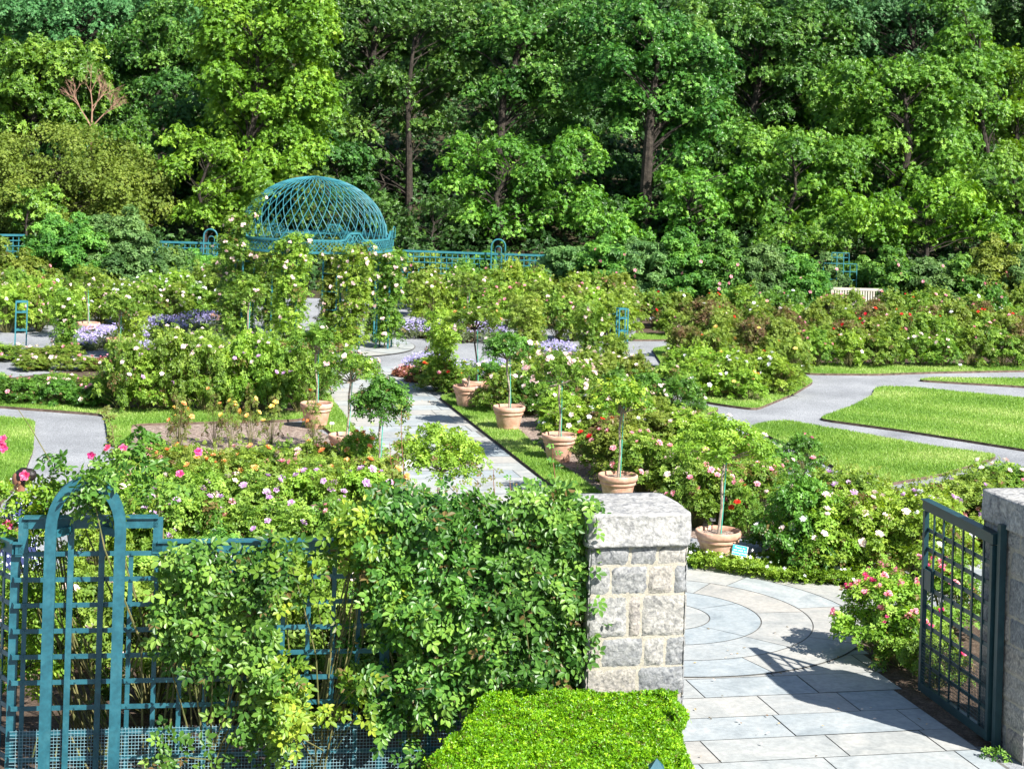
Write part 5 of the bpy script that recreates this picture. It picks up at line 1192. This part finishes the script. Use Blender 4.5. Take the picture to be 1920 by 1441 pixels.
SH = [(-30, 578, 1.7, 1.0, 'olive', 'olive shrub at the left edge of the far fence'), (50, 585, 1.5, .9, 'rose_olive', 'low olive shrub left of the tallest grey green pair'), (120, 580, 2.35, 1.25, 'shrub_green', 'tallest leafy shrub at the left before the fence'), (222, 578, 2.3, 1.3, 'shrub_grey', 'wide grey green shrub left of the short fence section'),
      (310, 574, 1.45, 1.0, 'shrub_grey', 'grey green shrub under the short fence section'), (375, 570, 1.3, .9, 'shrub_green', 'shrub left of the tall fence arch'), (425, 566, 1.25, .8, 'rose_leaf', 'bright shrub under the tall fence arch'), (790, 568, 1.35, .7, 'rose_olive', 'olive shrub just right of the pavilion'),
      (905, 572, 1.5, .5, 'shrub_green', 'shrub left of the fence arch at the centre'), (985, 575, 1.05, .7, 'shrub_green', 'low shrub under the open lattice'), (1065, 582, 1.75, .9, 'shrub_grey', 'grey green shrub with thin tips right of the open lattice'), (1130, 588, 1.9, .9, 'shrub_green', 'dark shrub with pink blooms left of centre right'),
      (1205, 590, 2.05, 1.0, 'shrub_grey', 'tall grey green shrub nearest the middle of the right shrub row'), (1280, 592, 2.2, 1.0, 'shrub_green', 'tallest dark shrub in the right shrub row'), (1350, 594, 2.15, 1.0, 'shrub_green', 'broad green shrub with scattered pink blooms'), (1420, 596, 1.95, .95, 'shrub_grey', 'grey green shrub left of the stepped trellis'),
      (1490, 598, 1.75, .9, 'shrub_green', 'leafy shrub just left of the stepped trellis'), (1545, 592, 1.5, .7, 'shrub_grey', 'low grey shrub below the stepped trellis'), (1605, 590, 1.5, .7, 'shrub_green', 'shrub directly behind the bench'), (1665, 598, 1.8, .85, 'shrub_green', 'shrub with pink blooms right of the bench'),
      (1735, 600, 1.7, .9, 'shrub_grey', 'wide shrub with pink blooms further right of the bench'), (1800, 602, 1.75, .9, 'shrub_green', 'shrub beside the far right trellis fragment'), (1855, 604, 2.15, .85, 'rose_olive', 'tall olive shrub near the right edge'), (1915, 606, 1.9, .9, 'shrub_grey', 'grey shrub at the right edge of the row'), (1990, 606, 2.0, 1.0, 'shrub_green', 'shrub at the extreme right of the row')]
for (x, y, h, r, m, lab) in SH:
    m = {'olive': 'tree_olive'}.get(m, m); pk = 'pink' in lab or 'rose' in m; big_shrub(x, y, h, r, lab, m, blooms='pink', nb=8 if pk else (3 if x > 1100 else 0))

# ================================================================== THE WOOD
def gz(x, y): return float(hill(np.array(x), np.array(y)))
def limb_path(a, b, sag=.15, n=5):
    a, b = Vector(a), Vector(b); L_ = (b - a).length; pts = []
    for i in range(n + 1):
        t = i / n; p = a.lerp(b, t) + Vector((rng.normal(0, .03), rng.normal(0, .03), math.sin(t * PI) * sag)) * L_ * (0 < i < n); pts.append(p)
    return pts
def clump_leaves(mb, cen, rad, n_per, tpl, size, flat=.55, tiltz=.55):
    """boughs: thin domed shelves of foliage with ragged edges"""
    cen = np.asarray(cen, float); k = len(cen); rad = np.broadcast_to(rad, (k,)); N_ = np.maximum(n_per * (rad / .7) ** 2, 4).astype(int); idx = np.repeat(np.arange(k), N_)
    a = rng.random(len(idx)) * 2 * PI; q = np.sqrt(rng.random(len(idx))); edge = 1 + .25 * np.sin(3 * a + idx) + .15 * np.sin(7 * a + 2 * idx)
    z = (1 - q ** 2) * flat - .25 * q ** 2 + rng.normal(0, .16, len(idx)); p = cen[idx] + np.column_stack([q * edge * np.cos(a), q * edge * np.sin(a), z]) * rad[idx][:, None]
    nr = np.column_stack([np.cos(a) * q * .9, np.sin(a) * q * .9, np.full(len(idx), tiltz)]) + rng.normal(0, .38, p.shape)
    ct = rng.normal(.48, .15, k)[idx]; scatter(mb, tpl, p, nr, size * (.7 + .6 * rng.random(len(idx))), ct + rng.normal(0, .16, len(idx)))
def wood_tree(label, Y, xp, crowns, mat, trunk_r=.28, leaf=.22, n_per=52, rad=.62, dens=1.0,  depth=2.2, name='tree', group='trees of the wood behind the garden', bark='bark', tpl=ROSETTE, foot=None, cat='tree', yfoot=None, flat=.55):
    """crowns: list of pixel ellipses (cx, cy, rx, ry) of the photo at distance Y"""
    leaf *= .44; n_per = int(n_per * 4.0); rad *= .92; dens *= 1.12; trunk_r *= .56
    b = atY(xp, 470, Y); gx = b.x; g0 = gz(gx, Y); s_ = Y / F; cen = []; rads = []
    for (cx, cy, rx, ry) in crowns:
        A = PI * rx * ry * s_ * s_; n = max(4, int(A / (rad * rad * 1.25) * dens * 1.5))
        for i in range(n):
            a = rng.random() * 2 * PI; q = math.sqrt(rng.random()); dx, dz = q * math.cos(a), q * math.sin(a); dy = rng.normal(0, .45) * depth
            dy = -abs(dy) * .5 + depth * (dx * dx + dz * dz) * .7 + rng.random() * depth * .6
            w = atY(cx + dx * rx, cy + dz * ry, Y); cen.append((w.x - gx, dy, w.z - g0)); rads.append(rad * (.65 + .7 * rng.random()))
    cen = np.array(cen); keep = cen[:, 2] > .15; cen = cen[keep]; rads = np.array(rads)[keep]
    if len(cen) < 4: return None
    e = empty(name, (gx, Y, g0), label, cat, group)
    tz = float(np.percentile(cen[:, 2], 78)); mid = cen[:, :2].mean(0) * .6; tr = MB()
    bw = rng.normal(0, .22, 2); tp = [Vector((0, 0, -.3)), Vector((mid[0] * .1 + bw[0], .2, tz * .3)), Vector((mid[0] * .45 + bw[1], .3, tz * .65)), Vector((mid[0], .4, tz))]
    tr.tube(tp, [trunk_r * 1.25, trunk_r, trunk_r * .75, trunk_r * .4], 9)
    for i in range(0, len(cen), 2 if len(cen) > 60 else 1):
        c = Vector(cen[i]); t = min(max(c.z / tz - .18, .12), .95); k = t * 3; j = min(int(k), 2); st = tp[j].lerp(tp[j + 1], k - j)
        tr.tube(limb_path(st, c, .08, 4), [trunk_r * .22, trunk_r * .15, trunk_r * .11, trunk_r * .07, trunk_r * .04], 5)
    tr.build('trunk', M[bark], e)
    mb = MB(); clump_leaves(mb, cen, rads, n_per, tpl, leaf, flat); mb.build('crown', M[mat], e)
    return e
T = wood_tree
T('bluish dark oak at the top left corner', 73, 120, [(90, 40, 190, 80), (270, 60, 110, 90), (180, 130, 100, 40)], 'tree_blue')
T('fresh green sycamore at the left edge below the dark oak', 67, 60, [(60, 150, 110, 70), (30, 215, 90, 60), (110, 220, 60, 50), (130, 130, 60, 60)], 'tree_mid', leaf=.30)
T('wide olive brown shrubby tree at the left edge', 60, 90, [(80, 310, 150, 60), (180, 360, 120, 60), (230, 400, 80, 40), (40, 380, 110, 70), (110, 420, 120, 40)], 'tree_olive', leaf=.13, n_per=120, rad=.5, trunk_r=.12, dens=1.3, flat=.7)
T('small broad leaved tree in front of the olive one', 58.5, 45, [(50, 390, 45, 45)], 'tree_mid', leaf=.24, trunk_r=.08, rad=.4)
T('dull green tree behind the bare reddish one', 71, 290, [(270, 130, 110, 90), (330, 60, 90, 80), (230, 210, 70, 50)], 'tree_oak')
T('slim bright understory tree left of the sweetgum', 62, 215, [(215, 270, 60, 45), (225, 330, 45, 40), (250, 330, 40, 60)], 'tree_mid', trunk_r=.10, rad=.45, leaf=.20)
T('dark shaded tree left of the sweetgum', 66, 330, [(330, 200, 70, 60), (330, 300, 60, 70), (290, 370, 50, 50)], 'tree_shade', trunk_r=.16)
T('tall bright yellow green sweetgum left of centre', 62, 440, [(480, 60, 130, 90), (520, 170, 90, 90), (470, 230, 90, 60), (530, 290, 60, 60), (440, 130, 60, 80), (560, 20, 60, 60)], 'tree_bright', leaf=.22, trunk_r=.22, n_per=64, dens=1.15)
T('lower drooping boughs tree left of the pavilion dome', 60.5, 375, [(360, 265, 70, 22), (345, 320, 50, 20), (400, 300, 70, 30), (420, 370, 60, 40), (380, 410, 60, 35), (470, 340, 60, 40)], 'tree_bright', leaf=.20, trunk_r=.12, rad=.45, n_per=60)
T('large dark oak above the pavilion', 69, 660, [(700, 60, 120, 80), (760, 130, 110, 50), (680, 170, 90, 35), (800, 60, 70, 60), (620, 40, 60, 60), (760, 190, 60, 25)], 'tree_oak', trunk_r=.34)
T('oak with slim dark trunk right of the dome', 66, 765, [(860, 40, 100, 50), (850, 130, 70, 40), (770, 170, 90, 40), (640, 250, 60, 50), (630, 320, 50, 40), (790, 240, 60, 26)], 'tree_oak', trunk_r=.22)
T('tall oak in the centre with layered boughs', 65, 935, [(960, 60, 110, 50), (1010, 130, 120, 50), (930, 180, 70, 35), (1060, 190, 70, 45), (980, 250, 110, 35), (1090, 60, 60, 60)], 'tree_oak', trunk_r=.30)
T('spreading low branched oak in the centre', 61, 930, [(900, 290, 90, 26), (1000, 320, 100, 28), (860, 345, 70, 24), (960, 370, 90, 26), (1060, 380, 80, 30), (920, 410, 70, 22), (1010, 425, 80, 24), (1080, 300, 60, 40)], 'tree_mid', trunk_r=.20, rad=.5, n_per=58, leaf=.20)
T('oak with stout sunlit trunk right of centre', 63, 1208, [(1200, 165, 90, 40), (1240, 225, 80, 35), (1290, 170, 70, 60), (1150, 110, 70, 40), (1260, 100, 110, 40), (1330, 230, 60, 50), (1190, 40, 90, 40), (1300, 290, 60, 30)], 'tree_oak', trunk_r=.36, bark='bark', leaf=.23)
T('tall oak at the top right of centre', 69, 1400, [(1400, 60, 120, 70), (1480, 150, 100, 70), (1350, 150, 70, 60), (1560, 200, 70, 40), (1530, 70, 80, 70), (1420, 230, 80, 40)], 'tree_oak', trunk_r=.3, leaf=.25)
T('sloping bright bough tree right of the stout trunk', 61.5, 1290, [(1290, 350, 70, 26), (1250, 395, 60, 24), (1330, 395, 70, 28), (1300, 430, 60, 20), (1380, 330, 50, 30)], 'tree_mid', trunk_r=.16, rad=.45)
T('leafy understory tree at the middle right', 62, 1480, [(1450, 290, 90, 35), (1400, 370, 70, 30), (1510, 350, 100, 35), (1580, 300, 60, 50), (1470, 410, 90, 30), (1560, 420, 70, 25)], 'tree_mid', trunk_r=.14)
T('broad mid green tree on the right', 64, 1690, [(1640, 170, 100, 60), (1700, 250, 110, 60), (1620, 250, 70, 60), (1770, 180, 80, 70), (1680, 330, 110, 40), (1790, 290, 70, 50)], 'tree_mid', trunk_r=.26, leaf=.24)
T('tall tree at the top right with sunlit trunk', 71, 1700, [(1640, 60, 100, 60), (1740, 100, 90, 50), (1760, 30, 90, 60), (1620, 10, 90, 40)], 'tree_blue', trunk_r=.3)
T('slender tall tree near the right edge', 66, 1850, [(1820, 110, 60, 80), (1840, 210, 70, 60), (1800, 30, 50, 50)], 'tree_mid', trunk_r=.2)
T('yellow green tree at the right edge', 68, 1900, [(1905, 130, 40, 30), (1900, 280, 60, 60), (1930, 200, 50, 50)], 'tree_bright', trunk_r=.2)
T('vivid low tree at the lower right', 60, 1740, [(1700, 400, 90, 30), (1790, 380, 80, 40), (1640, 440, 80, 24), (1740, 440, 80, 26), (1850, 420, 70, 40), (1600, 395, 50, 30)], 'tree_bright', trunk_r=.14, rad=.45)
T('small vivid tree behind the stepped trellis', 59.5, 1560, [(1560, 455, 70, 24), (1490, 450, 60, 20)], 'tree_mid', trunk_r=.08, rad=.4)
T('mid green tree low at the right edge', 61, 1900, [(1880, 340, 60, 40), (1910, 440, 50, 40), (1940, 390, 40, 50)], 'tree_mid', trunk_r=.14, rad=.45)
T('shaded low tree right of the dome', 60, 800, [(790, 430, 60, 26), (850, 450, 50, 18), (830, 395, 40, 18)], 'tree_shade', trunk_r=.08, rad=.4, n_per=40)
T('shaded understory tree behind the dome', 63, 600, [(600, 400, 60, 50), (560, 330, 60, 50), (690, 400, 50, 40)], 'tree_shade', trunk_r=.10, rad=.45, n_per=44)
T('low leafy tree right of the pavilion arch fence', 59.5, 1130, [(1130, 430, 50, 26), (1170, 455, 50, 18)], 'tree_mid', trunk_r=.08, rad=.4)
# deep wood on the slope: big dark crowns
names = ['at the far left', 'behind the dull green tree', 'behind the sweetgum', 'behind the pavilion dome', 'left of the centre oak', 'behind the centre oak', 'right of the centre oak', 'behind the stout trunk', 'behind the sloping bough', 'at the right', 'behind the broad green tree', 'at the far right']
for i in range(12):
    x = -60 + i * 185; Y = 82 + (i * 7) % 11
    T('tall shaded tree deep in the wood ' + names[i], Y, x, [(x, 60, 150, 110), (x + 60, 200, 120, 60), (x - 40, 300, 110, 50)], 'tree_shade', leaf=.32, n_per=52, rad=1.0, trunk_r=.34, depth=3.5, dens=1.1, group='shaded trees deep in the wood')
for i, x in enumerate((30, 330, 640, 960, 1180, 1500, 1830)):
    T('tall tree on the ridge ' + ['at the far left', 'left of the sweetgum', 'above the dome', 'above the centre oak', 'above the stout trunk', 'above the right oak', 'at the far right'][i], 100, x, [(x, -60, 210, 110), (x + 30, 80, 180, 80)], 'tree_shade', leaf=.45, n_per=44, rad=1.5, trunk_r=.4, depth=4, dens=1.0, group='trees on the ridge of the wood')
us = [(600, 64, 300), (700, 66, 330), (870, 64, 420), (1080, 72, 250), (1130, 66, 350), (1240, 68, 330), (1330, 72, 260), (1180, 62.5, 430), (1400, 67, 300), (1450, 70, 230), (1560, 68, 280), (1600, 72, 170), (1850, 66, 330), (1780, 70, 220), (1900, 72, 300),
      (300, 68, 320), (200, 70, 250), (520, 66, 380), (430, 68, 250), (120, 66, 300), (20, 70, 320), (1500, 64, 400), (1660, 64, 420), (1000, 63, 440), (650, 76, 220), (900, 76, 210), (1250, 76, 220), (1150, 78, 180), (1380, 78, 200), (560, 76, 250), (1500, 78, 150), (1700, 78, 150), (860, 82, 120), (1080, 82, 130), (1300, 82, 130), (700, 84, 110)]
side_words = ['left of', 'behind', 'right of']; marks = [(90, 'the olive tree'), (200, 'the bare dead tree'), (330, 'the drooping boughs'), (480, 'the sweetgum'), (620, 'the pavilion dome'), (765, 'the slim dark trunk'), (935, 'the centre oak'), (1060, 'the spreading low oak'), (1208, 'the stout trunk'), (1300, 'the sloping bright bough'), (1450, 'the middle right understory tree'), (1560, 'the stepped trellis'), (1690, 'the broad right tree'), (1850, 'the slender tall tree')]
seen = {}
for (x, Y, cy) in us:
    mk = min(marks, key=lambda m_: abs(m_[0] - x)); sw = side_words[0 if x < mk[0] - 15 else (2 if x > mk[0] + 15 else 1)]; lv = 'low' if cy > 340 else ('middling' if cy > 220 else 'high'); lb = '%s shaded sapling %s %s' % (lv, sw, mk[1])
    seen[lb] = seen.get(lb, 0) + 1
    if seen[lb] > 1: lb += ', deeper in the wood'
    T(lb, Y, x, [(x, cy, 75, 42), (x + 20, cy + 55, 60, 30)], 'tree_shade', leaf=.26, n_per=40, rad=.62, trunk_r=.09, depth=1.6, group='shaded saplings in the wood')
def undergrowth():
    n = 90000; x = rng.uniform(-26, 26, n); y = 57.5 + 42 * rng.random(n) ** 1.3; lump = np.sin(x * 1.1 + 2 * np.sin(y * .7)) * np.sin(y * 1.3 + x * .4)
    k = rng.random(n) < .75 + .35 * lump; x, y, lump = x[k], y[k], lump[k]; z = hill(x, y) + rng.random(len(x)) * (.35 + .55 * np.clip(lump + .4, 0, 1.4))
    mb = MB(); scatter(mb, ROSETTE, np.column_stack([x, y, z]), rng.normal(0, .5, (len(x), 3)) + [0, -.2, .8], .11 + .07 * rng.random(len(x)), .4 + .15 * lump + rng.normal(0, .18, len(x)))
    tag(mb.build('undergrowth', leaf_mat('painted_shade_undergrowth', (.010, .035, .006), (.03, .08, .014), (.08, .16, .03), trans=.15)), 'shaded leafy undergrowth covering the wooded slope', 'undergrowth', kind='stuff')  # leaf colour darkened so that the shade under the trees is painted in
undergrowth()
# bare reddish tree
def bare_tree():
    Y = 63.5; b = atY(170, 290, Y); g0 = gz(b.x, Y); e = empty('dead_tree', (b.x, Y, g0), 'bare reddish dead tree at the upper left of the wood', 'tree', None); m = MB(); rr_ = random.Random(4)
    def br(p, d, L_, r_, k):
        q = p + d * L_; m.tube([p, p.lerp(q, .5) + Vector((rr_.gauss(0, .03), rr_.gauss(0, .03), 0)) * L_, q], [r_, r_ * .85, r_ * .6], 5)
        if k == 0: return
        for i in range(3 if k > 1 else 4):
            nd = (d + Vector((rr_.gauss(0, .55), rr_.gauss(0, .4), rr_.gauss(.15, .25)))).normalized(); br(p.lerp(q, .55 + .45 * rr_.random()), nd, L_ * rr_.uniform(.55, .8), r_ * .58, k - 1)
    zt = atY(170, 240, Y).z - g0; m.tube([(0, 0, -.2), (.05, 0, zt * .5), (0, 0, zt)], [.06, .05, .04], 7); br(Vector((0, 0, zt)), Vector((0, 0, 1)), .85, .032, 4); br(Vector((0, 0, zt)), Vector((.6, 0, .7)).normalized(), .8, .028, 4); br(Vector((0, 0, zt)), Vector((-.5, 0, .8)).normalized(), .8, .026, 4)
    m.build('trunk', M['dead_twig'], e)
bare_tree()
